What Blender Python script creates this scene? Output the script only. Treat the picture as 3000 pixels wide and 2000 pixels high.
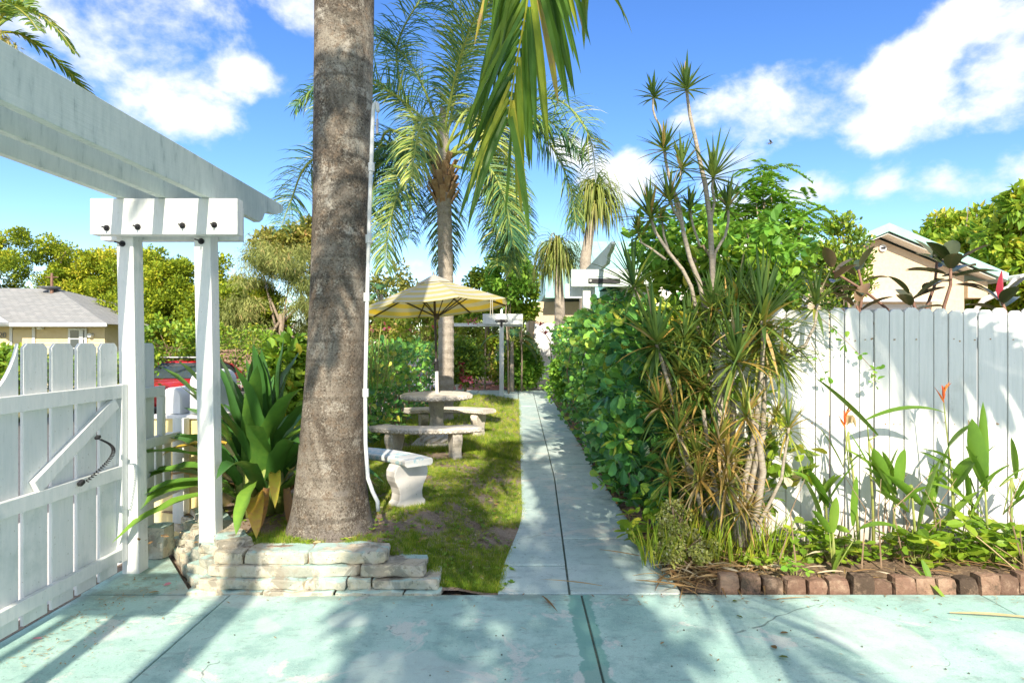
import bpy, bmesh, math, random
import numpy as np
from mathutils import Vector, Matrix, noise as mnoise

# ---------------------------------------------------------------- camera, sky, sun, exposure
scene = bpy.context.scene
for o in list(bpy.data.objects):
    bpy.data.objects.remove(o)
C = scene.collection
CAMH, FPX, VX, VY = 1.6, 1800.0, 1515.0, 1005.0
cam_d = bpy.data.cameras.new('camera')
cam_d.sensor_width = 36.0
cam_d.lens = 36.0 * FPX / 3000.0
cam_d.shift_x = -(VX - 1500.0) / 3000.0
cam_d.shift_y = (VY - 1000.0) / 3000.0
cam_d.clip_start = 0.05
cam_d.clip_end = 3000
cam = bpy.data.objects.new('camera', cam_d)
C.objects.link(cam)
cam.location = (0, 0, CAMH)
cam.rotation_euler = (math.radians(90), 0, 0)
scene.camera = cam

SUN_DX, SUN_TAN = -0.05, 0.66            # horizontal drift of the light per metre of +Y, tangent of the elevation
sun_dir = Vector((SUN_DX, 1.0, -SUN_TAN)).normalized()
SKY_STRENGTH, SUN_STRENGTH, EXPOSURE = 0.125, 4.9, 0.70
sun_d = bpy.data.lights.new('sun', 'SUN')
sun_d.energy = SUN_STRENGTH
sun_d.angle = math.radians(0.55)
sun_d.color = (1.0, 0.89, 0.73)
sun = bpy.data.objects.new('sun', sun_d)
C.objects.link(sun)
sun.location = (0, -10, 12)
sun.rotation_euler = sun_dir.to_track_quat('-Z', 'Y').to_euler()

world = bpy.data.worlds.new('World')
scene.world = world
world.use_nodes = True
scene.view_settings.view_transform = 'Standard'
scene.view_settings.look = 'None'
scene.view_settings.exposure = EXPOSURE
scene.view_settings.gamma = 1.0
scene.view_settings.use_curve_mapping = False
scene.render.resolution_x, scene.render.resolution_y = 1024, 682
scene.render.engine = 'CYCLES'

class NT:
    """small helper round a node tree"""
    def __init__(self, tree):
        self.t = tree; self.n = tree.nodes; self.l = tree.links
        self.n.clear()
    def add(self, typ, ins=None, **props):
        nd = self.n.new(typ)
        for k, v in props.items(): setattr(nd, k, v)
        if ins:
            for k, v in ins.items():
                s = nd.inputs[k]
                if isinstance(v, bpy.types.NodeSocket): self.l.new(v, s)
                else: s.default_value = v
        return nd
    def math(self, op, a, b=None, clamp=False):
        nd = self.n.new('ShaderNodeMath'); nd.operation = op; nd.use_clamp = clamp
        for i, v in enumerate((a, b)):
            if v is None: continue
            if isinstance(v, bpy.types.NodeSocket): self.l.new(v, nd.inputs[i])
            else: nd.inputs[i].default_value = v
        return nd.outputs[0]
    def maprange(self, v, a, b, c=0.0, d=1.0, smooth=True):
        nd = self.n.new('ShaderNodeMapRange')
        nd.interpolation_type = 'SMOOTHSTEP' if smooth else 'LINEAR'
        self.l.new(v, nd.inputs[0])
        for i, x in zip((1, 2, 3, 4), (a, b, c, d)): nd.inputs[i].default_value = x
        return nd.outputs[0]
    def mix(self, f, a, b, mode='MIX'):
        nd = self.n.new('ShaderNodeMix'); nd.data_type = 'RGBA'; nd.blend_type = mode
        for s, v in ((nd.inputs[0], f), (nd.inputs[6], a), (nd.inputs[7], b)):
            if isinstance(v, bpy.types.NodeSocket): self.l.new(v, s)
            else: s.default_value = v if not isinstance(v, tuple) else (v + (1,))[:4]
        return nd.outputs[2]
    def noise(self, vec, scale, detail=6, rough=0.6, dist=0.0):
        nd = self.n.new('ShaderNodeTexNoise')
        if vec is not None: self.l.new(vec, nd.inputs['Vector'])
        nd.inputs['Scale'].default_value = scale; nd.inputs['Detail'].default_value = detail
        nd.inputs['Roughness'].default_value = rough; nd.inputs['Distortion'].default_value = dist
        return nd.outputs[0]

def px_dir(px, py):
    return Vector(((px - VX) / FPX, 1.0, (VY - py) / FPX)).normalized()

def build_world():
    w = NT(world.node_tree)
    out = w.add('ShaderNodeOutputWorld')
    sky = w.add('ShaderNodeTexSky', sky_type='NISHITA')
    sky.sun_disc = False
    sky.sun_elevation = math.atan(SUN_TAN / math.hypot(1, SUN_DX))
    sky.sun_rotation = math.atan2(-sun_dir.x, -sun_dir.y)
    sky.air_density = 1.0; sky.dust_density = 0.25; sky.ozone_density = 3.0
    hs = w.add('ShaderNodeHueSaturation', {'Color': sky.outputs[0], 'Saturation': 1.24, 'Value': 1.28, 'Hue': 0.512})
    tc = w.add('ShaderNodeTexCoord')
    d = tc.outputs['Generated']
    # cumulus: patches at given bearings, broken up by fractal noise
    blobs = [(2190, 360, 150, 90), (2390, 310, 210, 130), (2560, 350, 170, 100), (2640, 200, 105, 75), (2995, 150, 85, 150), (2330, 560, 150, 70),
             (2830, 540, 190, 65), (2810, 65, 70, 50), (2110, 480, 140, 90), (1880, 520, 170, 80),
             (120, 100, 330, 190), (330, 170, 230, 150), (520, 270, 150, 110), (690, 230, 110, 60), (890, 30, 90, 70), (1680, 430, 60, 50), (2580, 540, 70, 60)]
    acc = None
    for (px, py, rx, ry) in blobs:
        c = px_dir(px, py)
        sc = (FPX / rx * 0.62, 2.0, FPX / ry * 0.62)
        s = w.add('ShaderNodeVectorMath', {0: d, 1: tuple(c)}, operation='SUBTRACT')
        m = w.add('ShaderNodeVectorMath', {0: s.outputs[0], 1: sc}, operation='MULTIPLY')
        ln = w.add('ShaderNodeVectorMath', {0: m.outputs[0]}, operation='LENGTH')
        v = w.maprange(ln.outputs['Value'], 0.0, 1.12, 1.0, 0.0)
        acc = v if acc is None else w.math('MAXIMUM', acc, v)
    warp = w.add('ShaderNodeMapping', {'Vector': d}); warp.inputs['Scale'].default_value = (1.0, 1.0, 1.35)
    n1 = w.noise(warp.outputs[0], 6.5, 10, 0.58, 0.12)
    n2 = w.noise(warp.outputs[0], 2.6, 5, 0.5, 0.3)
    dens = w.math('ADD', w.math('MULTIPLY', acc, 0.84), w.math('MULTIPLY', w.math('SUBTRACT', n1, 0.5), 2.7))
    core = w.maprange(dens, 0.32, 0.90)
    # the same kind of cloud carries on all round the sky
    side = w.maprange(w.add('ShaderNodeSeparateXYZ', {0: d}).outputs['Y'], 0.55, 0.1)
    far = w.math('MULTIPLY', w.maprange(w.math('ADD', n2, w.math('MULTIPLY', n1, 0.4)), 0.60, 0.80), side)
    cloud = w.math('MAXIMUM', core, far)
    cloud = w.math('MULTIPLY', cloud, 0.97)
    shade = w.maprange(n1, 0.35, 0.7)
    ccol = w.mix(shade, (5.3, 5.6, 6.1), (6.7, 6.75, 6.8))
    col = w.mix(cloud, hs.outputs[0], ccol)
    bg = w.add('ShaderNodeBackground', {'Color': col, 'Strength': SKY_STRENGTH})
    w.l.new(bg.outputs[0], out.inputs[0])
build_world()

# ---------------------------------------------------------------- helpers
def P(px, py, Y):
    """the point of the yard seen at photograph pixel (px, py) when it stands Y metres out"""
    return Vector(((px - VX) * Y / FPX, Y, CAMH - (py - VY) * Y / FPX))

class MB:
    def __init__(s):
        s.v = []; s.f = []; s.t = []; s.m = []; s.cur = 0.5; s.mi = 0
    def vert(s, p):
        s.v.append((p[0], p[1], p[2])); s.t.append(s.cur); return len(s.v) - 1
    def face(s, idx):
        s.f.append(tuple(idx)); s.m.append(s.mi)
    def box(s, x0, x1, y0, y1, z0, z1):
        b = len(s.v)
        for z in (z0, z1):
            for (x, y) in ((x0, y0), (x1, y0), (x1, y1), (x0, y1)): s.vert((x, y, z))
        for q in ((0, 3, 2, 1), (4, 5, 6, 7), (0, 1, 5, 4), (1, 2, 6, 5), (2, 3, 7, 6), (3, 0, 4, 7)): s.face([b + i for i in q])
        return s
    def bar(s, a, b, w, h, up=(0, 0, 1)):
        a = Vector(a); b = Vector(b); d = (b - a).normalized(); up = Vector(up)
        x = d.cross(up).normalized(); z = x.cross(d)
        k = len(s.v)
        for p in (a, b):
            for (i, j) in ((-1, -1), (1, -1), (1, 1), (-1, 1)): s.vert(p + x * i * w / 2 + z * j * h / 2)
        for q in ((0, 1, 2, 3), (7, 6, 5, 4), (0, 4, 5, 1), (1, 5, 6, 2), (2, 6, 7, 3), (3, 7, 4, 0)): s.face([k + i for i in q])
        return s
    def prism(s, poly, axis, a, b):
        """poly of 2-D points in the plane across `axis`, extruded a..b"""
        def mk(p, t):
            if axis == 'x': return (t, p[0], p[1])
            if axis == 'y': return (p[0], t, p[1])
            return (p[0], p[1], t)
        k = len(s.v); n = len(poly)
        for t in (a, b):
            for p in poly: s.vert(mk(p, t))
        s.face(range(k, k + n)); s.face(range(k + 2 * n - 1, k + n - 1, -1))
        for i in range(n): s.face((k + i, k + n + i, k + n + (i + 1) % n, k + (i + 1) % n))
        return s
    def tube(s, pts, rad, n=8, cap=True):
        pts = [Vector(p) for p in pts]
        if not hasattr(rad, '__len__'): rad = [rad] * len(pts)
        x = None; rings = []
        for i, p in enumerate(pts):
            d = (pts[min(i + 1, len(pts) - 1)] - pts[max(i - 1, 0)]).normalized()
            if x is None: x = d.orthogonal().normalized()
            x = (x - d * x.dot(d)).normalized(); y = d.cross(x)
            rings.append([s.vert(p + (x * math.cos(a) + y * math.sin(a)) * rad[i]) for a in [2 * math.pi * j / n for j in range(n)]])
        for a, b in zip(rings, rings[1:]):
            for j in range(n): s.face((a[j], a[(j + 1) % n], b[(j + 1) % n], b[j]))
        if cap:
            s.face(rings[0][::-1]); s.face(rings[-1])
        return s
    def lathe(s, prof, c=(0, 0, 0), n=24, cap=True):
        rings = [[s.vert((c[0] + r * math.cos(2 * math.pi * j / n), c[1] + r * math.sin(2 * math.pi * j / n), c[2] + z)) for j in range(n)] for (r, z) in prof]
        for a, b in zip(rings, rings[1:]):
            for j in range(n): s.face((a[j], a[(j + 1) % n], b[(j + 1) % n], b[j]))
        if cap:
            s.face(rings[0][::-1]); s.face(rings[-1])
        return s
    def loft(s, rings, cap=True):
        ids = [[s.vert(p) for p in r] for r in rings]; n = len(ids[0])
        for a, b in zip(ids, ids[1:]):
            for j in range(n): s.face((a[j], a[(j + 1) % n], b[(j + 1) % n], b[j]))
        if cap:
            s.face(ids[0][::-1]); s.face(ids[-1])
        return s
    def strip(s, p, d, L, w, nseg=5, droop=0.3, tint=0.5, side=None, fold=0.25, prof=None, roll=0.0, wave=0.0):
        """a leaf blade that bends under gravity; V-folded along its midrib"""
        s.cur = tint
        p = Vector(p); d = Vector(d).normalized(); ds = L / nseg
        if side is None:
            side = d.cross(Vector((0, 0, 1)))
            if side.length < 1e-3: side = Vector((1, 0, 0))
        side = Vector(side).normalized()
        if roll: side = Matrix.Rotation(roll, 3, d) @ side
        prev = None
        for i in range(nseg + 1):
            t = i / nseg
            ww = w * (prof(t) if prof else min(1.0, 0.35 + 2.2 * t) * (1 - t ** 2.2)) * 0.5
            x = (side - d * side.dot(d)).normalized(); nrm = x.cross(d)
            up = nrm * (fold * ww) + nrm * (wave * ww * math.sin(i * 2.1))
            if i == nseg:
                cur = (s.vert(p),) * 3
                if prev:
                    s.face((prev[0], prev[1], cur[0])); s.face((prev[1], prev[2], cur[0]))
            else:
                cur = (s.vert(p - x * ww + up), s.vert(p), s.vert(p + x * ww + up))
                if prev:
                    s.face((prev[0], prev[1], cur[1], cur[0])); s.face((prev[1], prev[2], cur[2], cur[1]))
            prev = cur
            p = p + d * ds
            d = (d + Vector((0, 0, -1)) * droop / nseg * (0.5 + t)).normalized()
        return s
    def mesh(s, name, smooth=False):
        me = bpy.data.meshes.new(name)
        me.from_pydata(s.v, [], s.f)
        at = me.attributes.new('tint', 'FLOAT', 'POINT'); at.data.foreach_set('value', s.t)
        me.polygons.foreach_set('material_index', s.m)
        me.polygons.foreach_set('use_smooth', [smooth] * len(s.f))
        me.update()
        return me

class Cloud:
    """many copies of small leaf templates, gathered in one mesh"""
    def __init__(s): s.V = []; s.F3 = []; s.T = []; s.n = 0
    def add(s, tpl, pos, dirs, up, size, tint, wscale=None):
        tv, tf = tpl
        pos = np.asarray(pos, float); k = len(pos)
        if k == 0: return
        y = np.asarray(dirs, float); y = y / np.maximum(np.linalg.norm(y, axis=1, keepdims=True), 1e-6)
        z = np.asarray(up, float); z = z - y * (z * y).sum(1, keepdims=True)
        nz = np.linalg.norm(z, axis=1, keepdims=True)
        z = np.where(nz < 1e-4, np.array([[0.3, 0.2, 1.0]]), z); z = z / np.linalg.norm(z, axis=1, keepdims=True)
        x = np.cross(y, z)
        size = np.broadcast_to(np.asarray(size, float), (k,)); tint = np.broadcast_to(np.asarray(tint, float), (k,))
        ws = size if wscale is None else size * wscale
        V = pos[:, None, :] + tv[None, :, 0, None] * ws[:, None, None] * x[:, None, :] + tv[None, :, 1, None] * size[:, None, None] * y[:, None, :] + tv[None, :, 2, None] * size[:, None, None] * z[:, None, :]
        nv = len(tv)
        F = tf[None] + (s.n + np.arange(k) * nv)[:, None, None]
        s.V.append(V.reshape(-1, 3)); s.F3.append(F.reshape(-1, 3)); s.T.append(np.repeat(tint, nv)); s.n += k * nv
    def mesh(s, name, smooth=False):
        V = np.concatenate(s.V); F = np.concatenate(s.F3); T = np.concatenate(s.T)
        me = bpy.data.meshes.new(name)
        me.vertices.add(len(V)); me.vertices.foreach_set('co', V.astype(np.float32).ravel())
        me.loops.add(F.size); me.loops.foreach_set('vertex_index', F.astype(np.int32).ravel())
        me.polygons.add(len(F)); me.polygons.foreach_set('loop_start', np.arange(0, F.size, 3, dtype=np.int32))
        me.polygons.foreach_set('loop_total', np.full(len(F), 3, dtype=np.int32))
        at = me.attributes.new('tint', 'FLOAT', 'POINT'); at.data.foreach_set('value', T.astype(np.float32))
        me.polygons.foreach_set('use_smooth', np.full(len(F), smooth))
        me.update(calc_edges=True)
        return me

def tpl(verts, faces): return np.array(verts, float), np.array(faces, int)
LEAF_DIAMOND = tpl([(0, 0, 0), (-.26, .45, .07), (.26, .45, .07), (0, 1, -.05)], [(0, 2, 3), (0, 3, 1)])
LEAF_OVAL = tpl([(0, 0, 0), (-.28, .35, .08), (-.24, .75, .06), (0, 1, 0), (.24, .75, .06), (.28, .35, .08), (0, .55, 0)],
                [(0, 6, 1), (1, 6, 2), (2, 6, 3), (3, 6, 4), (4, 6, 5), (5, 6, 0)])
LEAF_ROUND = tpl([(0, 0, 0), (-.26, .4, .06), (-.36, .75, .05), (-.16, .99, .0), (.16, .99, .0), (.36, .75, .05), (.26, .4, .06), (0, .6, -.02)],
                 [(0, 7, 1), (1, 7, 2), (2, 7, 3), (3, 7, 4), (4, 7, 5), (5, 7, 6), (6, 7, 0)])
LEAF_NEEDLE = tpl([(-.05, 0, 0), (.05, 0, 0), (.04, .55, .03), (-.04, .55, .03), (0, 1, -.12)], [(0, 1, 2), (0, 2, 3), (3, 2, 4)])
TUFT = tpl([(-.06, 0, 0), (.06, 0, 0), (.12, .1, 1), (-.16, -.05, 0), (-.06, -.05, 0), (-.5, .15, .8), (.05, .05, 0), (.14, .05, 0), (.55, -.1, .75),
            (0, -.08, 0), (.09, -.1, 0), (.1, -.5, .7), (-.03, .08, 0), (.05, .1, 0), (-.1, .5, .65)], [(0, 1, 2), (3, 4, 5), (6, 7, 8), (9, 10, 11), (12, 13, 14)])

MATS = {}
def obj(name, src, mat, parent=None, kind=None, smooth=False, bevel=0, label=None):
    me = src.mesh(name, smooth) if hasattr(src, 'mesh') else src
    o = bpy.data.objects.new(name, me)
    C.objects.link(o)
    for m in (mat if isinstance(mat, (list, tuple)) else [mat]):
        if len(me.materials) < (len(mat) if isinstance(mat, (list, tuple)) else 1): me.materials.append(MATS[m])
    if parent is not None:
        o.parent = parent; o.matrix_parent_inverse = Matrix.Translation(-Vector(parent['_w'])) if '_w' in parent else Matrix.Identity(4)
    if kind: o['kind'] = kind
    if label: o['label'] = label
    if bevel:
        b = o.modifiers.new('bevel', 'BEVEL'); b.width = bevel; b.segments = 2; b.limit_method = 'ANGLE'; b.angle_limit = math.radians(40)
    return o
def tag(o, label, cat, group=None):
    o['label'] = label; o['category'] = cat
    if group: o['group'] = group
    return o
def thing(name, label, cat, loc=(0, 0, 0), group=None):
    o = bpy.data.objects.new(name, None); C.objects.link(o); o.location = loc; o.empty_display_size = 0.1
    o['_w'] = list(loc)
    return tag(o, label, cat, group)
def link_part(name, me, parent, M):
    """a part that shares mesh data with its twins; M is its world matrix"""
    o = bpy.data.objects.new(name, me); C.objects.link(o); o.parent = parent
    base = Matrix.Translation(-Vector(parent['_w'])) if '_w' in parent else Matrix.Identity(4)
    o.matrix_parent_inverse = base; o.matrix_basis = M
    return o

# ---------------------------------------------------------------- materials
def new_mat(name):
    m = bpy.data.materials.new(name); m.use_nodes = True; MATS[name] = m
    return NT(m.node_tree)
def finish(t, col, rough=0.7, bump=None, bstr=0.3, bdist=0.01, spec=0.4, metal=0.0, extra=None):
    out = t.add('ShaderNodeOutputMaterial')
    p = t.add('ShaderNodeBsdfPrincipled', {'Roughness': rough, 'Metallic': metal, 'Specular IOR Level': spec})
    if isinstance(col, bpy.types.NodeSocket): t.l.new(col, p.inputs['Base Color'])
    else: p.inputs['Base Color'].default_value = (col + (1,))[:4]
    if bump is not None:
        b = t.add('ShaderNodeBump', {'Height': bump, 'Strength': bstr, 'Distance': bdist}); t.l.new(b.outputs[0], p.inputs['Normal'])
    t.l.new(p.outputs[0], out.inputs[0])
    return p
def simple(name, a, b, scale=8, rough=0.7, bstr=0.3, metal=0.0, spec=0.4, speck=None, stretch=None, bdist=0.01):
    t = new_mat(name); v = t.add('ShaderNodeTexCoord').outputs['Object']
    if stretch: v = t.add('ShaderNodeMapping', {'Vector': v, 'Scale': stretch}).outputs[0]
    n = t.noise(v, scale, 7, 0.65)
    col = t.mix(t.maprange(n, 0.3, 0.7), a, b)
    if speck:
        s = t.noise(v, speck[1], 3, 0.6)
        col = t.mix(t.maprange(s, speck[2], speck[2] + 0.08), col, speck[0])
    finish(t, col, rough, n, bstr, bdist, spec, metal)
def leafmat(name, stops, trans=0.3, rough=0.42, spec=0.35):
    """colour by the leaf's own tint; thin blades let light through"""
    t = new_mat(name)
    at = t.add('ShaderNodeAttribute', attribute_name='tint')
    geo = t.add('ShaderNodeTexCoord').outputs['Object']
    n = t.noise(geo, 22, 3, 0.6)
    f = t.math('ADD', at.outputs['Fac'], t.math('MULTIPLY', t.math('SUBTRACT', n, 0.5), 0.25), clamp=True)
    r = t.add('ShaderNodeValToRGB', {'Fac': f}); cr = r.color_ramp
    while len(cr.elements) < len(stops): cr.elements.new(0.5)
    for e, (p_, c_) in zip(cr.elements, stops): e.position = p_; e.color = c_ + (1,)
    out = t.add('ShaderNodeOutputMaterial')
    p = t.add('ShaderNodeBsdfPrincipled', {'Base Color': r.outputs[0], 'Roughness': rough, 'Specular IOR Level': spec})
    tr = t.add('ShaderNodeBsdfTranslucent', {'Color': t.mix(0.5, r.outputs[0], (0.24, 0.30, 0.02))})
    mx = t.add('ShaderNodeMixShader', {0: trans, 1: p.outputs[0], 2: tr.outputs[0]})
    t.l.new(mx.outputs[0], out.inputs[0])

def make_materials():
    # weathered white paint on timber
    t = new_mat('white_paint'); v = t.add('ShaderNodeTexCoord').outputs['Object']
    sm = t.add('ShaderNodeMapping', {'Vector': v, 'Scale': (9, 9, 1.2)}).outputs[0]
    g = t.noise(sm, 3.0, 8, 0.7); n = t.noise(v, 3.5, 6, 0.6); s = t.noise(v, 45, 3, 0.6)
    col = t.mix(t.maprange(g, 0.35, 0.75), (0.73, 0.745, 0.72), (0.63, 0.67, 0.65))
    col = t.mix(t.math('MULTIPLY', t.maprange(n, 0.54, 0.72), 0.55), col, (0.44, 0.51, 0.48))
    col = t.mix(t.math('MULTIPLY', t.maprange(s, 0.66, 0.74), 0.6), col, (0.30, 0.29, 0.25))
    k2 = t.noise(t.add('ShaderNodeMapping', {'Vector': v, 'Scale': (22, 22, 2.2)}).outputs[0], 1.6, 6, 0.7)
    col = t.mix(t.math('MULTIPLY', t.maprange(k2, 0.60, 0.72), 0.4), col, (0.40, 0.41, 0.37))
    finish(t, col, 0.55, g, 0.5, 0.005)
    # rafters: greyer, streaked
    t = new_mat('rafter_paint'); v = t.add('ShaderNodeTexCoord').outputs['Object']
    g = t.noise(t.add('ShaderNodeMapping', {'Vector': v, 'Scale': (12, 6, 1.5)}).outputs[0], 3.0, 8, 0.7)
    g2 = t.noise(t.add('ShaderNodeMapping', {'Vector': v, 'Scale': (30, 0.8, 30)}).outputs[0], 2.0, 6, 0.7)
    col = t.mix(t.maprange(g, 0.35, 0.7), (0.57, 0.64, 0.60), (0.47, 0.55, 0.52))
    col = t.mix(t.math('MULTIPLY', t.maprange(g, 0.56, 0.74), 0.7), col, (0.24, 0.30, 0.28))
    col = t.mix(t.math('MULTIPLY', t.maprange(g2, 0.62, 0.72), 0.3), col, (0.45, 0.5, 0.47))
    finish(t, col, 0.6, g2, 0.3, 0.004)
    # fence boards: white with nail stains and chips
    t = new_mat('fence_paint'); v = t.add('ShaderNodeTexCoord').outputs['Object']
    g = t.noise(t.add('ShaderNodeMapping', {'Vector': v, 'Scale': (14, 14, 0.9)}).outputs[0], 3.0, 8, 0.7)
    s = t.noise(t.add('ShaderNodeMapping', {'Vector': v, 'Scale': (40, 40, 12)}).outputs[0], 1.0, 3, 0.6); n = t.noise(v, 2.2, 6, 0.65)
    col = t.mix(t.maprange(g, 0.3, 0.75), (0.75, 0.745, 0.72), (0.63, 0.645, 0.62))
    z = t.add('ShaderNodeSeparateXYZ', {0: v}).outputs['Z']
    col = t.mix(t.math('MULTIPLY', t.maprange(n, 0.52, 0.72), 0.5), col, (0.46, 0.45, 0.39))
    col = t.mix(t.math('MULTIPLY', t.maprange(t.math('ADD', z, t.math('MULTIPLY', n, 0.5)), 0.62, 0.30), 0.6), col, (0.33, 0.30, 0.22))
    col = t.mix(t.math('MULTIPLY', t.maprange(s, 0.72, 0.78), 0.7), col, (0.22, 0.18, 0.13))
    finish(t, col, 0.6, g, 0.3, 0.004)
    # painted concrete: teal, worn through to paler and green coats, stained
    def teal(name, a, b, cc, drive=False):
        t = new_mat(name); v = t.add('ShaderNodeTexCoord').outputs['Object']
        n1 = t.noise(v, 0.9, 8, 0.68, 0.4); n2 = t.noise(v, 4.0, 8, 0.7); n3 = t.noise(v, 38, 4, 0.7); n4 = t.noise(t.add('ShaderNodeMapping', {'Vector': v, 'Location': (7, 3, 0)}).outputs[0], 1.3, 9, 0.72, 0.8)
        col = t.mix(t.maprange(n1, 0.38, 0.62), a, b)
        sc = t.noise(t.add('ShaderNodeMapping', {'Vector': v, 'Scale': (1.0, 3.0, 1.0)}).outputs[0], 6.0, 9, 0.75, 0.6)
        col = t.mix(t.math('MULTIPLY', t.maprange(n2, 0.44, 0.64), 0.75), col, cc)
        col = t.mix(t.math('MULTIPLY', t.maprange(sc, 0.54, 0.66), 0.55), col, (0.24, 0.31, 0.28))
        col = t.mix(t.math('MULTIPLY', t.maprange(n4, 0.56, 0.60), 0.75), col, (0.66, 0.67, 0.60))
        col = t.mix(t.math('MULTIPLY', t.maprange(n4, 0.37, 0.33), 0.5), col, (0.30, 0.52, 0.40))
        rs = t.noise(t.add('ShaderNodeMapping', {'Vector': v, 'Location': (3, 1, 0)}).outputs[0], 2.0, 4, 0.6)
        red = t.math('MULTIPLY', t.maprange(rs, 0.66, 0.72), t.maprange(n3, 0.48, 0.56))
        col = t.mix(t.math('MULTIPLY', red, 0.75), col, (0.36, 0.14, 0.10))
        col = t.mix(t.math('MULTIPLY', t.maprange(n3, 0.60, 0.68), 0.6), col, (0.16, 0.22, 0.20))
        n6 = t.noise(v, 130, 4, 0.8)
        col = t.mix(t.math('MULTIPLY', t.maprange(n6, 0.52, 0.68), 0.45), col, (0.20, 0.29, 0.26))
        col = t.mix(t.math('MULTIPLY', t.maprange(n6, 0.45, 0.36), 0.3), col, (0.72, 0.78, 0.73))
        vo = t.add('ShaderNodeTexVoronoi', {'Vector': v, 'Scale': 90.0}); 
        pit = t.math('MULTIPLY', t.maprange(vo.outputs['Distance'], 0.16, 0.08), t.maprange(n2, 0.50, 0.6))
        col = t.mix(t.math('MULTIPLY', pit, 0.6), col, (0.10, 0.13, 0.13))
        wv = t.noise(v, 1.6, 3, 0.5); vd = t.add('ShaderNodeVectorMath', {0: v, 1: t.add('ShaderNodeCombineXYZ', {0: wv, 1: wv, 2: 0.0}).outputs[0]}, operation='ADD').outputs[0]
        cr = t.add('ShaderNodeTexVoronoi', {'Vector': vd, 'Scale': 0.62}, feature='DISTANCE_TO_EDGE')
        crk = t.math('MULTIPLY', t.maprange(cr.outputs['Distance'], 0.0022, 0.0006), t.maprange(n1, 0.53, 0.58))
        col = t.mix(t.math('MULTIPLY', crk, 0.6), col, (0.08, 0.10, 0.09))
        if drive:                            # green seepage along the long joint, soil washed over the far edge
            xyz = t.add('ShaderNodeSeparateXYZ', {0: v}); ed = t.noise(t.add('ShaderNodeMapping', {'Vector': v, 'Scale': (1, 2.2, 1)}).outputs[0], 5, 6, 0.65)
            off = t.math('ABSOLUTE', t.math('SUBTRACT', xyz.outputs['X'], 0.385))
            st = t.maprange(t.math('SUBTRACT', off, t.math('MULTIPLY', t.math('SUBTRACT', ed, 0.5), 0.12)), 0.075, 0.062)
            col = t.mix(t.math('MULTIPLY', st, 0.7), col, (0.12, 0.33, 0.27))
            rim = t.math('MULTIPLY', t.maprange(t.math('ADD', xyz.outputs['Y'], t.math('MULTIPLY', t.math('SUBTRACT', ed, 0.5), 0.5)), 3.72, 3.95), t.maprange(n2, 0.40, 0.58))
            col = t.mix(t.math('MULTIPLY', rim, 0.55), col, (0.25, 0.27, 0.21))
            pt = t.noise(t.add('ShaderNodeMapping', {'Vector': v, 'Location': (1.3, 4.4, 0)}).outputs[0], 0.8, 3, 0.45, 0.3)
            col = t.mix(t.math('MULTIPLY', t.maprange(pt, 0.56, 0.575), 0.35), col, (0.62, 0.66, 0.63))
        h = t.math('SUBTRACT', n3, t.math('MULTIPLY', crk, 2.0))
        finish(t, col, 0.75, h, 0.35, 0.004, 0.3)
    teal('teal_concrete', (0.36, 0.57, 0.50), (0.47, 0.66, 0.585), (0.26, 0.43, 0.39), True)
    teal('path_concrete', (0.46, 0.60, 0.56), (0.57, 0.67, 0.63), (0.37, 0.49, 0.47))
    simple('joint_dirt', (0.09, 0.12, 0.10), (0.17, 0.20, 0.16), 30, 0.95)
    simple('pale_concrete', (0.60, 0.57, 0.53), (0.70, 0.67, 0.63), 4, 0.85, speck=((0.4, 0.38, 0.35), 60, 0.62))
    simple('asphalt', (0.11, 0.11, 0.115), (0.17, 0.165, 0.16), 20, 0.9)
    t = new_mat('soil'); v = t.add('ShaderNodeTexCoord').outputs['Object']
    n1 = t.noise(v, 3.0, 8, 0.7); n3 = t.noise(v, 60, 4, 0.75)
    col = t.mix(t.maprange(n1, 0.35, 0.65), (0.23, 0.17, 0.12), (0.38, 0.30, 0.23))
    col = t.mix(t.maprange(n3, 0.55, 0.68), col, (0.50, 0.42, 0.35))
    col = t.mix(t.maprange(n3, 0.42, 0.34), col, (0.08, 0.06, 0.045))
    finish(t, col, 0.95, n3, 0.8, 0.02, 0.1)
    simple('bed_soil', (0.10, 0.07, 0.05), (0.24, 0.16, 0.10), 12, 0.95, 0.8, speck=((0.34, 0.25, 0.16), 50, 0.58), bdist=0.03)
    simple('far_ground', (0.12, 0.16, 0.05), (0.22, 0.20, 0.11), 0.4, 0.95)
    # stone wall: cream and white paint flaking off grey, teal overspray on some tops
    t = new_mat('wall_stone'); v = t.add('ShaderNodeNewGeometry').outputs['Position']
    n1 = t.noise(v, 9, 8, 0.7, 0.5); n2 = t.noise(v, 5.5, 7, 0.68, 0.6); n3 = t.noise(v, 45, 4, 0.7)
    col = t.mix(t.maprange(n1, 0.4, 0.6), (0.49, 0.43, 0.31), (0.55, 0.51, 0.42))
    col = t.mix(t.math('MULTIPLY', t.maprange(n2, 0.50, 0.56), 0.85), col, (0.27, 0.25, 0.20))
    col = t.mix(t.math('MULTIPLY', t.maprange(n1, 0.60, 0.68), 0.8), col, (0.12, 0.11, 0.09))
    t2 = t.noise(t.add('ShaderNodeMapping', {'Vector': v, 'Location': (5, 9, 2)}).outputs[0], 3.0, 6, 0.6, 0.5)
    nz = t.add('ShaderNodeSeparateXYZ', {0: t.add('ShaderNodeNewGeometry').outputs['Normal']}).outputs['Z']
    ov = t.math('MULTIPLY', t.maprange(t2, 0.44, 0.52), t.maprange(nz, 0.3, 0.75, 0.22, 1.0))
    col = t.mix(t.math('MULTIPLY', ov, 0.8), col, (0.40, 0.60, 0.56))
    col = t.mix(t.math('MULTIPLY', t.maprange(n3, 0.60, 0.68), 0.7), col, (0.13, 0.115, 0.09))
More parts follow.
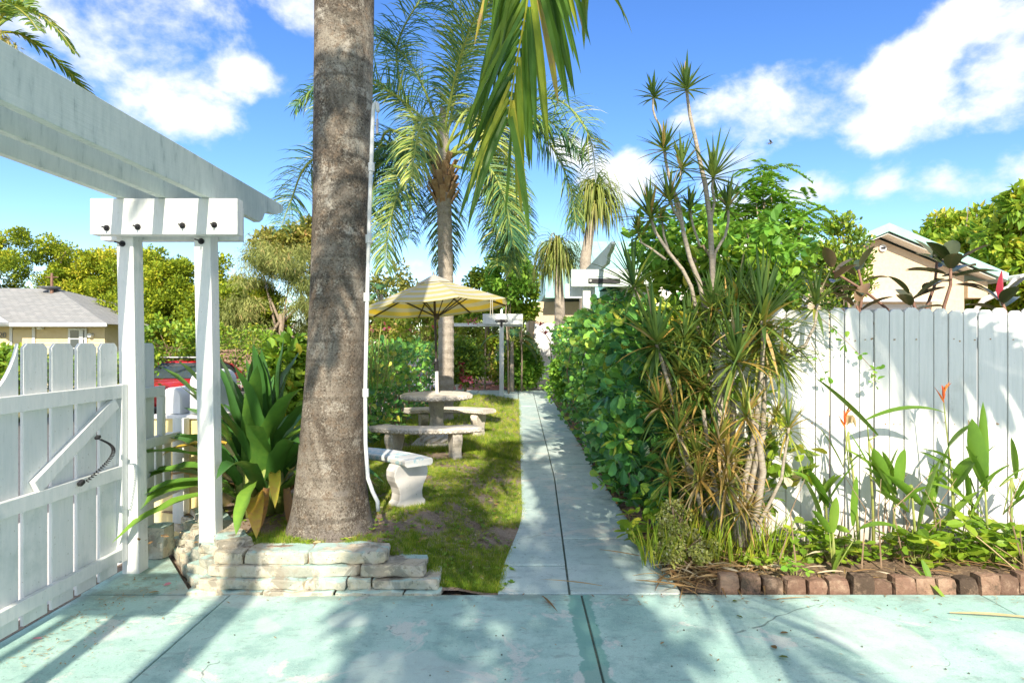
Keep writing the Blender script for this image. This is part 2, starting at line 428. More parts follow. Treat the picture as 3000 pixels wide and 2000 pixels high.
    finish(t, col, 0.8, n3, 0.6, 0.012, 0.2)
    # old clay brick
    t = new_mat('brick'); v = t.add('ShaderNodeNewGeometry').outputs['Position']
    oi = t.add('ShaderNodeObjectInfo').outputs['Random']
    n1 = t.noise(v, 9, 8, 0.7); n3 = t.noise(v, 55, 4, 0.7)
    base = t.add('ShaderNodeValToRGB', {'Fac': oi}); cr = base.color_ramp
    cr.elements[0].color = (0.075, 0.055, 0.04, 1); cr.elements[1].color = (0.31, 0.20, 0.135, 1); e = cr.elements.new(0.45); e.color = (0.23, 0.135, 0.095, 1)
    col = t.mix(t.maprange(n1, 0.45, 0.7), base.outputs[0], (0.38, 0.27, 0.19))
    dark = t.math('MULTIPLY', t.maprange(n1, 0.5, 0.35), t.maprange(oi, 0.3, 0.9))
    col = t.mix(t.math('MULTIPLY', dark, 0.8), col, (0.06, 0.055, 0.04))
    col = t.mix(t.maprange(n3, 0.62, 0.7), col, (0.12, 0.08, 0.06))
    finish(t, col, 0.9, n3, 0.8, 0.012, 0.15)
    simple('paver_red', (0.40, 0.16, 0.12), (0.52, 0.26, 0.20), 9, 0.85)
    # cast stone furniture
    t = new_mat('cast_stone'); v = t.add('ShaderNodeTexCoord').outputs['Object']
    n1 = t.noise(v, 5, 8, 0.7); n3 = t.noise(v, 50, 4, 0.75)
    col = t.mix(t.maprange(n1, 0.4, 0.65), (0.72, 0.67, 0.58), (0.54, 0.50, 0.44))
    col = t.mix(t.math('MULTIPLY', t.maprange(n3, 0.56, 0.66), 0.8), col, (0.22, 0.20, 0.17))
    col = t.mix(t.maprange(n3, 0.42, 0.35), col, (0.62, 0.58, 0.50))
    finish(t, col, 0.85, n3, 0.7, 0.008, 0.2)
    simple('bench_white', (0.76, 0.74, 0.70), (0.66, 0.64, 0.60), 7, 0.7, speck=((0.45, 0.43, 0.38), 40, 0.66))
    t = new_mat('bench_teal'); v = t.add('ShaderNodeTexCoord').outputs['Object']
    n1 = t.noise(v, 9, 8, 0.75, 0.6)
    col = t.mix(t.maprange(n1, 0.42, 0.5), (0.36, 0.56, 0.60), (0.72, 0.72, 0.68))
    col = t.mix(t.maprange(n1, 0.62, 0.68), col, (0.30, 0.28, 0.25))
    finish(t, col, 0.7, n1, 0.4, 0.004)
    # smooth royal palm bark: ringed, mottled with lichen
    t = new_mat('royal_bark'); v = t.add('ShaderNodeTexCoord').outputs['Object']
    n1 = t.noise(t.add('ShaderNodeMapping', {'Vector': v, 'Scale': (1, 1, 0.6)}).outputs[0], 2.1, 8, 0.7, 0.7); n2 = t.noise(v, 75, 6, 0.8); n4 = t.noise(v, 17, 7, 0.75); n5 = t.noise(v, 5.5, 6, 0.7, 0.4)
    col = t.mix(t.maprange(n1, 0.40, 0.62), (0.10, 0.083, 0.066), (0.40, 0.355, 0.29))
    col = t.mix(t.math('MULTIPLY', t.maprange(n4, 0.50, 0.62), 0.75), col, (0.25, 0.185, 0.13))
    col = t.mix(t.math('MULTIPLY', t.maprange(n5, 0.54, 0.66), 0.85), col, (0.50, 0.465, 0.40))
    zz = t.math('ADD', t.add('ShaderNodeSeparateXYZ', {0: v}).outputs['Z'], t.math('MULTIPLY', t.math('SUBTRACT', n5, 0.5), 2.5))
    col = t.mix(t.maprange(zz, 1.5, 2.6, 0.38, 0.0), col, (0.085, 0.06, 0.042))
    col = t.mix(t.maprange(zz, 0.45, 0.2, 0.0, 0.6), col, (0.22, 0.20, 0.18))
    lich = t.math('MULTIPLY', t.maprange(n2, 0.52, 0.60), t.maprange(n5, 0.40, 0.62, 0.15, 0.85))
    col = t.mix(lich, col, (0.46, 0.43, 0.36))
    col = t.mix(t.math('MULTIPLY', t.maprange(n2, 0.46, 0.40), 0.8), col, (0.035, 0.03, 0.024))
    wv = t.add('ShaderNodeTexWave', {'Vector': t.add('ShaderNodeMapping', {'Vector': v, 'Scale': (0.1, 0.1, 1)}).outputs[0], 'Scale': 2.2, 'Distortion': 2.5, 'Detail': 3.0}, wave_type='BANDS', bands_direction='Z')
    col = t.mix(t.math('MULTIPLY', t.maprange(wv.outputs['Fac'], 0.86, 1.0), t.maprange(n5, 0.4, 0.6, 0.1, 0.5)), col, (0.06, 0.05, 0.04))
    finish(t, col, 0.9, t.math('ADD', n2, t.math('MULTIPLY', wv.outputs['Fac'], 0.4)), 0.85, 0.014, 0.15)
    simple('palm_bark', (0.30, 0.26, 0.21), (0.44, 0.39, 0.32), 12, 0.9, 0.6, speck=((0.15, 0.12, 0.09), 40, 0.6))
    simple('boot_fibre', (0.30, 0.17, 0.08), (0.46, 0.32, 0.18), 14, 0.9, 0.7)
    simple('bark', (0.22, 0.17, 0.12), (0.38, 0.31, 0.23), 16, 0.9, 0.6)
    simple('grey_stem', (0.26, 0.22, 0.17), (0.42, 0.37, 0.30), 24, 0.85, 0.6, stretch=(1, 1, 3))
    simple('twig', (0.24, 0.16, 0.10), (0.38, 0.27, 0.17), 10, 0.9)
    simple('green_stem', (0.20, 0.28, 0.05), (0.30, 0.30, 0.09), 10, 0.6)
    simple('red_stem', (0.17, 0.085, 0.06), (0.26, 0.15, 0.10), 10, 0.6)
    simple('conduit', (0.66, 0.67, 0.66), (0.58, 0.59, 0.57), 8, 0.5)
    simple('black_metal', (0.012, 0.012, 0.014), (0.03, 0.03, 0.032), 20, 0.4, 0.1)
    simple('bronze_pole', (0.035, 0.025, 0.018), (0.05, 0.04, 0.03), 9, 0.35, 0.1)
    simple('steel', (0.35, 0.35, 0.36), (0.5, 0.5, 0.5), 12, 0.35, 0.1, metal=0.8)
    simple('yellow_stucco', (0.72, 0.60, 0.26), (0.78, 0.68, 0.36), 12, 0.9, 0.5)
    simple('beige_stucco', (0.62, 0.49, 0.33), (0.68, 0.56, 0.40), 14, 0.9, 0.6, bdist=0.02)
    simple('cream_stucco', (0.76, 0.72, 0.66), (0.80, 0.77, 0.72), 14, 0.9, 0.5)
    simple('beige_siding', (0.66, 0.54, 0.31), (0.72, 0.60, 0.38), 3, 0.8, 0.2)
    simple('trim_white', (0.76, 0.77, 0.76), (0.70, 0.71, 0.70), 5, 0.6)
    simple('teal_trim', (0.30, 0.58, 0.51), (0.36, 0.63, 0.56), 5, 0.5)
    simple('metal_roof', (0.31, 0.54, 0.51), (0.38, 0.60, 0.56), 2, 0.4)
    t = new_mat('shingle'); v = t.add('ShaderNodeTexCoord').outputs['Object']
    br = t.add('ShaderNodeTexBrick', {'Vector': t.add('ShaderNodeMapping', {'Vector': v, 'Rotation': (0, 0, 0)}).outputs[0], 'Scale': 1.0, 'Color1': (0.27, 0.28, 0.27, 1), 'Color2': (0.35, 0.35, 0.33, 1), 'Mortar': (0.16, 0.16, 0.16, 1), 'Brick Width': 0.35, 'Row Height': 0.17, 'Mortar Size': 0.012})
    n = t.noise(v, 3, 7, 0.7)
    finish(t, t.mix(t.maprange(n, 0.35, 0.7, 0, 0.5), br.outputs['Color'], (0.22, 0.22, 0.21)), 0.9, br.outputs['Fac'], 0.3)
    t = new_mat('glass_dark'); v = t.add('ShaderNodeTexCoord').outputs['Object']
    finish(t, t.mix(t.noise(v, 2), (0.03, 0.05, 0.06), (0.07, 0.09, 0.10)), 0.06, spec=0.8)
    for nm, c in (('car_red', (0.50, 0.012, 0.02)), ('car_white', (0.75, 0.76, 0.78)), ('car_grey', (0.10, 0.11, 0.12))):
        t = new_mat(nm); v = t.add('ShaderNodeTexCoord').outputs['Object']
        p = finish(t, t.mix(t.maprange(t.noise(v, 6), 0.4, 0.7), c, tuple(x * 0.88 for x in c)), 0.3)
        p.inputs['Coat Weight'].default_value = 0.8; p.inputs['Coat Roughness'].default_value = 0.05
    simple('rubber', (0.015, 0.015, 0.016), (0.03, 0.03, 0.03), 20, 0.8)
    simple('lamp_glass', (0.65, 0.66, 0.68), (0.8, 0.8, 0.8), 9, 0.15)
    # umbrella cloth, two stripe colours, thin enough to glow
    for nm, a, b, tr in (('cloth_yellow', (0.68, 0.64, 0.27), (0.72, 0.68, 0.34), (0.80, 0.52, 0.02)), ('cloth_white', (0.76, 0.75, 0.68), (0.70, 0.69, 0.61), (0.62, 0.52, 0.20))):
        t = new_mat(nm); v = t.add('ShaderNodeTexCoord').outputs['Object']
        n = t.noise(v, 5, 6, 0.7); s = t.noise(v, 30, 4, 0.7)
        col = t.mix(t.maprange(n, 0.35, 0.7), a, b); col = t.mix(t.math('MULTIPLY', t.maprange(s, 0.63, 0.7), 0.5), col, (0.25, 0.23, 0.12))
        out = t.add('ShaderNodeOutputMaterial')
        p = t.add('ShaderNodeBsdfPrincipled', {'Base Color': col, 'Roughness': 0.9, 'Specular IOR Level': 0.1})
        l = t.add('ShaderNodeBsdfTranslucent', {'Color': tr + (1,)})
        t.l.new(t.add('ShaderNodeMixShader', {0: 0.5, 1: p.outputs[0], 2: l.outputs[0]}).outputs[0], out.inputs[0])
    # foliage
    leafmat('crinum', [(0.0, (0.037, 0.112, 0.030)), (0.40, (0.077, 0.215, 0.037)), (0.72, (0.241, 0.414, 0.052)), (0.84, (0.600, 0.517, 0.052)), (0.93, (0.600, 0.344, 0.068)), (1.0, (0.379, 0.206, 0.103))], 0.16, 0.35)
    leafmat('clusia', [(0.0, (0.033, 0.129, 0.055)), (0.45, (0.083, 0.276, 0.074)), (0.8, (0.276, 0.589, 0.083)), (1.0, (0.600, 0.600, 0.092))], 0.22, 0.33, 0.45)
    leafmat('dracaena', [(0.0, (0.04, 0.10, 0.035)), (0.35, (0.11, 0.19, 0.04)), (0.58, (0.31, 0.36, 0.06)), (0.75, (0.40, 0.27, 0.07)), (0.9, (0.52, 0.33, 0.09)), (1.0, (0.58, 0.46, 0.28))], 0.25, 0.45)
    leafmat('bright_leaf', [(0.0, (0.088, 0.200, 0.025)), (0.5, (0.225, 0.400, 0.037)), (0.85, (0.450, 0.550, 0.050)), (1.0, (0.600, 0.525, 0.062))], 0.38)
    leafmat('cedar', [(0.0, (0.080, 0.145, 0.018)), (0.5, (0.268, 0.365, 0.028)), (0.85, (0.536, 0.561, 0.034)), (1.0, (0.600, 0.493, 0.061))], 0.25, 0.6, 0.2)
    leafmat('olive_leaf', [(0.0, (0.120, 0.158, 0.045)), (0.5, (0.270, 0.315, 0.090)), (0.85, (0.450, 0.465, 0.150)), (1.0, (0.540, 0.390, 0.165))], 0.25, 0.6, 0.2)
    leafmat('autumn_leaf', [(0.0, (0.15, 0.18, 0.04)), (0.5, (0.34, 0.33, 0.07)), (0.85, (0.46, 0.36, 0.10)), (1.0, (0.44, 0.26, 0.10))], 0.3, 0.6, 0.2)
    leafmat('mixed_leaf', [(0.0, (0.049, 0.125, 0.025)), (0.45, (0.184, 0.316, 0.033)), (0.8, (0.434, 0.534, 0.049)), (0.93, (0.600, 0.600, 0.100)), (1.0, (0.600, 0.400, 0.167))], 0.3, 0.5)
    leafmat('fresh_leaf', [(0.0, (0.060, 0.195, 0.030)), (0.5, (0.180, 0.420, 0.045)), (1.0, (0.390, 0.600, 0.075))], 0.35, 0.5)
    leafmat('queen_frond', [(0.0, (0.030, 0.112, 0.075)), (0.4, (0.075, 0.210, 0.098)), (0.72, (0.300, 0.405, 0.075)), (1.0, (0.600, 0.600, 0.180))], 0.25, 0.45)
    leafmat('coconut_frond', [(0.0, (0.048, 0.136, 0.028)), (0.4, (0.119, 0.240, 0.032)), (0.75, (0.350, 0.399, 0.040)), (0.9, (0.600, 0.510, 0.064)), (1.0, (0.510, 0.319, 0.159))], 0.35, 0.4)
    leafmat('ponytail', [(0.0, (0.12, 0.19, 0.04)), (0.6, (0.30, 0.36, 0.07)), (1.0, (0.42, 0.34, 0.14))], 0.3, 0.5)
    leafmat('rubber_leaf', [(0.0, (0.022, 0.04, 0.018)), (0.5, (0.065, 0.085, 0.035)), (0.85, (0.15, 0.125, 0.065)), (1.0, (0.25, 0.16, 0.095))], 0.10, 0.22, 0.5)
    leafmat('heliconia', [(0.0, (0.062, 0.150, 0.025)), (0.5, (0.163, 0.325, 0.037)), (0.85, (0.300, 0.450, 0.062)), (1.0, (0.525, 0.425, 0.075))], 0.35, 0.4)
    leafmat('lime_shrub', [(0.0, (0.324, 0.438, 0.065)), (0.6, (0.600, 0.600, 0.162)), (1.0, (0.600, 0.600, 0.389))], 0.3, 0.55)
    leafmat('grass', [(0.0, (0.093, 0.196, 0.025)), (0.5, (0.279, 0.431, 0.040)), (0.85, (0.600, 0.582, 0.071)), (1.0, (0.600, 0.582, 0.243))], 0.3, 0.6, 0.2)
    leafmat('dry_litter', [(0.0, (0.22, 0.12, 0.055)), (0.5, (0.42, 0.27, 0.12)), (0.8, (0.52, 0.40, 0.22)), (1.0, (0.58, 0.52, 0.38))], 0.15, 0.7, 0.2)
    leafmat('flower_red', [(0.0, (0.62, 0.05, 0.04)), (0.5, (0.75, 0.14, 0.03)), (1.0, (0.85, 0.30, 0.05))], 0.2, 0.5)
    leafmat('flower_pink', [(0.0, (0.62, 0.03, 0.10)), (0.5, (0.72, 0.10, 0.22)), (1.0, (0.80, 0.35, 0.40))], 0.3, 0.5)
    leafmat('red_sheath', [(0.0, (0.55, 0.03, 0.08)), (1.0, (0.68, 0.10, 0.14))], 0.2, 0.35)
make_materials()

def fbm(p, sc=1.0, oct=4):
    return mnoise.fractal(Vector(p) * sc, 0.6, 2.0, oct)
def stone_mesh(name, sx, sy, sz, seed, rough=0.012, cuts=3, rnd=0.25, mat='wall_stone'):
    """an irregular worn block centred on the origin"""
    bm = bmesh.new(); bmesh.ops.create_cube(bm, size=1.0)
    bmesh.ops.subdivide_edges(bm, edges=bm.edges[:], cuts=cuts, use_grid_fill=True)
    r = random.Random(seed); off = Vector((r.uniform(-50, 50), r.uniform(-50, 50), r.uniform(-50, 50)))
    for v in bm.verts:
        c = v.co * 2
        k = (abs(c.x) ** 8 + abs(c.y) ** 8 + abs(c.z) ** 8) ** (1 / 8)
        sph = c / k
        q = c.lerp(sph, min(1, rnd * 4))
        p = Vector((q.x * sx / 2, q.y * sy / 2, q.z * sz / 2))
        n = mnoise.noise_vector(p * 9 + off) * rough + mnoise.noise_vector(p * 28 + off) * rough * 0.4
        v.co = p + n
    me = bpy.data.meshes.new(name); bm.to_mesh(me); bm.free()
    me.polygons.foreach_set('use_smooth', [False] * len(me.polygons))
    me.materials.append(MATS[mat])
    return me
def sm(t): t = max(0.0, min(1.0, t)); return t * t * (3 - 2 * t)

# ---------------------------------------------------------------- the ground
def struct(name, src, mat, **k):
    return obj(name, src, mat, kind='structure', **k)
EDGE = 3.92                                  # far edge of the driveway
struct('ground', MB().box(-300, 300, -200, 600, -0.9, -0.5), 'far_ground')
struct('yard', MB().box(-2.95, 40, -14, 60, -0.6, -0.04), 'soil')
struct('pavement', MB().box(-4.6, -2.954, -14, 40, -0.6, -0.06), 'pale_concrete')
struct('street', MB().box(-12.5, -4.604, -60, 120, -0.8, -0.38), 'asphalt')
struct('verge', MB().box(-60, -12.504, -60, 120, -0.8, -0.30), 'far_ground')

def slab(parent, x0, x1, y0, y1, z1, mat, name='slab', poly=None, th=0.06):
    m = MB()
    if poly is None: poly = [(x0, y0), (x1, y0), (x1, y1), (x0, y1)]
    m.prism(poly, 'z', z1 - th, z1)
    o = obj(name, m, mat, parent, bevel=0.006)
    return o
# driveway: painted slabs with sunk joints
bed = struct('driveway', MB().box(-2.80, 9.0, -12, EDGE - 0.01, -0.2, -0.014), 'joint_dirt')
xs = [-2.78, -1.83, 0.41, 2.95, 5.4, 8.0]
for i in range(len(xs) - 1):
    for (y0, y1) in ((-12, -4), (-4, -0.2), (-0.2, EDGE)):
        wob = 0.006
        slab(bed, 0, 0, 0, 0, 0.0 + 0.002 * ((i * 7) % 3 - 1), 'teal_concrete', poly=[(xs[i] + wob, y0 + wob), (xs[i + 1] - wob, y0 + wob), (xs[i + 1] - wob, y1 - wob), (xs[i] + wob, y1 - wob)])
slab(bed, 0, 0, 0, 0, 0.001, 'teal_concrete', poly=[(-2.79, EDGE + .004), (-2.08, EDGE + .004), (-2.72, 4.75), (-2.79, 4.75)])
# garden path: two lanes of slabs, flared where it meets the driveway
pb = struct('path', MB().box(-0.20, 1.25, EDGE + 0.004, 20.6, -0.2, -0.016), 'joint_dirt')
def left_edge(y): return -0.13 + 0.17 * sm((y - 3.95) / 1.9)
def right_edge(y): return 1.06 - 0.06 * sm((y - 4) / 2)
def seam(y): return 0.335 + 0.11 * min(1, (y - 3.9) / 3.4) + 0.006 * (y - 7.3) * (y > 7.3)
rj = [3.93, 5.02, 6.33, 7.24, 8.14, 9.06, 9.97, 11.2, 12.5, 13.6, 14.8, 16, 17.2, 18.4, 19.5]
lj = [3.93, 4.42, 5.9, 7.09, 8.3, 9.6, 10.78, 11.6, 12.9, 14.4, 15.6, 16.8, 18, 19.5]
for js, f0, f1, g in ((rj, seam, right_edge, 0.007), (lj, left_edge, seam, 0.007)):
    for k, (a, b) in enumerate(zip(js, js[1:])):
        n = 5; ys = [a + g + (b - a - 2 * g) * i / n for i in range(n + 1)]
        poly = [(f0(y) + g, y) for y in ys]; poly = poly[::-1] + [(f1(y) - g, y) for y in ys]
        slab(pb, 0, 0, 0, 0, 0.004 + 0.004 * ((k * 5) % 3 - 1), 'path_concrete', poly=poly[::-1])
for (a, b) in ((-2.6, -1.3), (-1.28, 0.02)):
    slab(pb, a, b, 17.8, 20.9, 0.004, 'path_concrete')
for (a, b) in ((0.04, 1.2), (1.22, 3.2)):
    slab(pb, a, b, 19.52, 20.9, 0.004, 'path_concrete')
# red paver path beyond
pv = struct('paver_path', MB().box(-2.7, -0.35, 20.95, 28.4, -0.2, -0.012), 'soil')
r = random.Random(3)
for i in range(4):
    for j in range(9):
        if r.random() < 0.1: continue
        x = -2.6 + i * 0.55 + 0.1 * (j % 2); y = 21.05 + j * 0.78
        slab(pv, x, x + 0.50, y, y + 0.70, 0.012 + 0.008 * r.random(), 'paver_red', name='paver')

# lawn: raised behind the little wall, running down to the path
def lawn_z(x, y):
    h = 0.245 - 0.135 * sm((y - 4.6) / 3.6)
    e = sm((left_edge(y) - 0.02 - x) / (0.95 if y > 4.6 else 0.95))
    z = h * e - 0.012
    if y < 4.45: z = min(z, 0.02 + 0.28 * sm((y - 3.93) / 0.5) + (0.3 if x < -1.02 else 0))
    return z + 0.012 * mnoise.noise(Vector((x * 2.2, y * 2.2, 0.3))) * e
def ground_patch(name, x0, x1, y0, y1, nx, ny, fz, mat, xe=None, xs_=None):
    m = MB(); ids = []
    for j in range(ny + 1):
        y = y0 + (y1 - y0) * (j / ny) ** 1.5; row = []
        for i in range(nx + 1):
            xr = x1 if xe is None else xe(y)
            xl_ = x0 if xs_ is None else xs_(y)
            x = xl_ + (xr - xl_) * i / nx
            row.append(m.vert((x, y, fz(x, y))))
        ids.append(row)
    for j in range(ny):
        for i in range(nx): m.face((ids[j][i], ids[j][i + 1], ids[j + 1][i + 1], ids[j + 1][i]))
    return struct(name, m, mat, smooth=True)
ground_patch('lawn', -2.88, 0, EDGE + 0.012, 17.75, 40, 90, lambda x, y: -0.03 if (x < -0.64 and y < 4.10) else lawn_z(x, y), 'soil', xe=lambda y: left_edge(y) + 0.006, xs_=lambda y: -2.88 if y > 4.95 else -1.88 - 0.8 * (y - 4.0))
def bed_z(x, y): return 0.05 * sm((y - 4.02) / 0.3) + 0.05 * sm((y - 4.3) / 0.6) + 0.03 * fbm((x * 3, y * 3, 0)) - 0.012
ground_patch('planting_bed', 0.0, 9.0, EDGE + 0.035, 19.4, 60, 60, lambda x, y: bed_z(x, y) if x > right_edge(y) + 0.12 else -0.01, 'bed_soil', xe=lambda y: 9.0)
C.objects['planting_bed'].data.update()
# keep the bed clear of the path
bmv = C.objects['planting_bed'].data
for v in bmv.vertices:
    lo = right_edge(v.co.y) + 0.006
    v.co.x = lo + (9.0 - lo) * (v.co.x / 9.0) ** 1.6
    v.co.z = bed_z(v.co.x, v.co.y) * sm((v.co.x - lo) / 0.35) - 0.004

rng = np.random.default_rng(11)
def grass(name, n, x0, y0, y1, size, seed, keep):
    rg = np.random.default_rng(seed)
    pts = []; sz = []; tn = []
    while len(pts) < n:
        y = y0 + (y1 - y0) * rg.random() ** 1.6; x = x0 + (left_edge(y) + 0.03 - x0) * rg.random()
        g = mnoise.fractal(Vector((x * 1.7, y * 1.3, 5.0)), 0.7, 2.0, 4)
        bare = 0.38 * math.exp(-((x + 1.37) ** 2 / 0.3 + (y - 4.55) ** 2 / 0.25)) + (0.3 if x < -1.9 and y < 6.5 else 0) + 0.15 * math.exp(-((x + 1.2) ** 2 + (y - 9.0) ** 2) / 1.1)
        if y < 3.945 or (x < -0.62 and y < 4.17) or (y < 4.95 and x < -1.80 - 0.8 * (y - 4.0)): continue
        if g + 0.46 - bare * 1.2 + keep < rg.random() * 0.55: continue
        pts.append((x, y, lawn_z(x, y) - 0.004)); sz.append(size * (0.55 + 0.9 * rg.random())); tn.append((0.97 if rg.random() < 0.06 else min(1, max(0, 0.50 + 0.22 * rg.normal() - 0.25 * g))))
    k = len(pts); a = rg.random(k) * 6.283
    dirs = np.stack([np.cos(a), np.sin(a), np.zeros(k)], 1); up = np.tile([0, 0, 1.0], (k, 1)) + rg.normal(0, 0.22, (k, 3))
    c = Cloud(); c.add(TUFT, np.array(pts), dirs, up, np.array(sz), np.array(tn))
    o = obj(name, c, 'grass', kind='stuff'); return o
tag(grass('lawn_grass', 31000, -2.7, 3.97, 8.5, 0.036, 5, 0.0), 'patchy short green grass on the lawn beside the path', 'grass')
tag(grass('far_lawn_grass', 13000, -2.7, 8.5, 17.72, 0.07, 6, 0.3), 'greener grass further back round the stone table', 'grass')

# ---------------------------------------------------------------- white stone retaining wall
wall = thing('retaining_wall', 'low white and cream stacked stone retaining wall at the front of the lawn', 'wall', (-1.5, 3.95, 0))
def wall_stone(x0, x1, z0, z1, yf, depth, seed, tilt=0.0):
    L = x1 - x0
    me = stone_mesh('stone', L - 0.008, depth, z1 - z0 - 0.003, seed, 0.014, 6 if L > 0.2 else 4, 0.10)
    link_part('stone', me, wall, Matrix.Translation(((x0 + x1) / 2, yf + depth / 2, (z0 + z1) / 2)) @ Matrix.Rotation(tilt, 4, 'Z'))
r = random.Random(8)
rows = [(-0.02, 0.024, 3.895, 0.28, [-2.12, -1.62, -1.16, -0.72, -0.48]),
        (0.022, 0.090, 3.925, 0.26, [-2.06, -1.36, -1.09, -0.94, -0.50]),
        (0.090, 0.165, 3.965, 0.24, [-2.02, -1.02, -0.60]),
        (0.165, 0.242, 3.995, 0.20, [-1.98, -1.78, -1.37, -0.85])]
obj('mortar_core', MB().box(-1.95, -0.90, 4.03, 4.16, -0.02, 0.20).box(-0.92, -0.62, 4.03, 4.14, -0.02, 0.13), 'bed_soil', wall)
sd = 20
for (z0, z1, yf, dp, cuts) in rows:
    for a, b in zip(cuts, cuts[1:]):
        wall_stone(a, b, z0, z1 + r.uniform(-0.004, 0.004), yf + r.uniform(-0.008, 0.008), dp, sd, r.uniform(-0.012, 0.012)); sd += 1
# the return runs back to the gate post, its courses stepping in like teeth
d = Vector((-0.60, 0.80, 0)).normalized(); nrm = Vector((-0.8, -0.6, 0))
for ci, (z0, z1, inset) in enumerate(((0.0, 0.06, 0.0), (0.06, 0.12, 0.045), (0.12, 0.18, 0.09), (0.18, 0.24, 0.13), (0.24, 0.29, 0.17))):
    s0 = -0.02 + 0.10 * (ci % 2); base = Vector((-2.08, 3.98, 0)) - nrm * inset * 0.9
    while s0 < 0.98:
        L = r.uniform(0.22, 0.30)
        me = stone_mesh('stone', L, 0.20, z1 - z0 + 0.004, sd, 0.009, 4, 0.10); sd += 1
        p = base + d * (s0 + L / 2) - nrm * 0.09 + Vector((0, 0, (z0 + z1) / 2 - 0.02))
        ang = math.atan2(d.y, d.x) + math.radians(28 if ci in (1, 2, 3) else 4) * (1 if ci % 2 else 0.8)
        link_part('stone', me, wall, Matrix.Translation(p) @ Matrix.Rotation(ang, 4, 'Z')); s0 += L * 0.86
me = stone_mesh('stone', 0.26, 0.16, 0.24, 77, 0.008, 3, 0.14)
link_part('stone', me, wall, Matrix.Translation((-2.74, 4.62, 0.12)))

# ---------------------------------------------------------------- pergolas
def rafter_poly(y0, y1, z0, z1, near=True, far=True):
    """side profile of a rafter with scroll-cut tails"""
    h = z1 - z0; p = []
    if far:
        e = y1
        p += [(e - 0.62, z0), (e - 0.50, z0 - 0.004), (e - 0.44, z0 + 0.03), (e - 0.40, z0 + 0.085), (e - 0.34, z0 + 0.115), (e - 0.24, z0 + 0.118), (e - 0.14, z0 + 0.135), (e - 0.03, z0 + 0.175), (e, z0 + 0.20), (e, z1)]
    else: p += [(y1, z0), (y1, z1)]
    if near:
        e = y0
        p += [(e, z1), (e, z0 + 0.20), (e + 0.03, z0 + 0.175), (e + 0.14, z0 + 0.135), (e + 0.24, z0 + 0.118), (e + 0.34, z0 + 0.115), (e + 0.40, z0 + 0.085), (e + 0.44, z0 + 0.03), (e + 0.50, z0 - 0.004), (e + 0.62, z0)]
    else: p += [(y0, z1), (y0, z0)]
    return p
pg = thing('gate_pergola', 'white timber pergola over the gate with three long scroll-ended rafters', 'pergola', (-2.4, 4.3, 0))
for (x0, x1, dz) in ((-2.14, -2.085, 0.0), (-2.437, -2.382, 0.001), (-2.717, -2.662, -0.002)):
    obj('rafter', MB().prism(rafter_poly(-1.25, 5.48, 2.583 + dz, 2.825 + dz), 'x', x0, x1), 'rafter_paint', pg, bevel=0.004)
def bolt(parent, p, L=0.075):
    m = MB(); m.tube([p + Vector((0, 0.004, 0)), p + Vector((0, -0.006, 0))], 0.021, 12)
    m.tube([p + Vector((0, -0.004, 0)), p + Vector((0, -0.018, 0))], 0.013, 6); m.tube([p, p + Vector((0, -L, 0))], 0.006, 8)
    obj('bolt', m, 'black_metal', parent)
for yb in (0.06, 4.16):
    for (y0, y1, xa, xb) in ((yb, yb + 0.09, -2.893, -1.895), (yb + 0.235, yb + 0.325, -2.98, -1.992)):
        o = obj('cross_beam', MB().box(xa, xb, y0, y1, 2.335, 2.58), 'white_paint', pg, bevel=0.005)
for (x0, y0, z0, lean) in ((-2.785, 4.263, -0.02, -0.05), (-2.248, 4.263, 0.16, -0.045), (-2.785, 0.16, -0.02, 0), (-2.205, 0.16, -0.02, 0)):
    m = MB(); zt = 2.334 if True else 2.58
    lx = lean
    m.loft([[(x0 + a - (lx if k == 0 else 0) * 0.9, y0 + b, z) for (a, b) in ((0, 0), (0.115, 0), (0.115, 0.115), (0, 0.115))] for k, z in ((0, z0), (1, 2.57))])
    obj('post', m, 'white_paint', pg, bevel=0.005)
for px, py in ((313, 668), (404, 665), (535, 661), (628, 659)): bolt(pg, P(px, py, 4.16), 0.05)
for px, py in ((359, 714), (590, 707)): bolt(pg, P(px, py, 4.262), 0.085)

# ---------------------------------------------------------------- gate
def gate(y0, y1, label, brace_to_far):
    g = thing('picket_gate', label, 'gate', (-2.735, (y0 + y1) / 2, 0))
    n = 9; pitch = (y1 - 0.055 - y0) / n
    for k in range(n):
        a = y1 - 0.055 - (k + 1) * pitch + 0.034; b = a + pitch - 0.034
        top = 1.60 if k <= 4 else 1.34; c = 0.028
        poly = [(a, 0.03), (b, 0.03), (b, top - c), (b - c, top), (a + c, top), (a, top - c)]
        if k == 4:
            poly = [(a, 0.03), (b, 0.03)] + [(b - (b - a) * i / 8, 1.60 - 0.25 * math.sin(i / 8 * math.pi / 2) ** 0.8) for i in range(9)]
        obj('picket', MB().prism(poly, 'x', -2.757, -2.737), 'white_paint', g, bevel=0.003)
    for z0, z1 in ((1.225, 1.315), (0.675, 0.762), (0.115, 0.193)):
        obj('rail', MB().box(-2.736, -2.700, y0 + 0.01, y1 - 0.065, z0, z1), 'white_paint', g, bevel=0.003)
    for (ya, yb) in ((y1 - 0.064, y1 - 0.004), (y0 - 0.03, y0 + 0.008)):
        obj('stile', MB().box(-2.738, -2.699, ya, yb, 0.10, 1.318), 'white_paint', g, bevel=0.003)
    a, b = (Vector((-2.719, y1 - 0.11, 1.20)), Vector((-2.719, y1 - 0.80, 0.785)))
    obj('brace', MB().bar(a, b, 0.034, 0.085, up=(0, 0, 1)), 'white_paint', g, bevel=0.003)
    return g
gate(2.33, 4.262, 'white picket gate closed beside the pergola post, with diagonal brace', True)
gate(0.36, 2.29, 'nearer white picket gate leaf left of the camera', False)
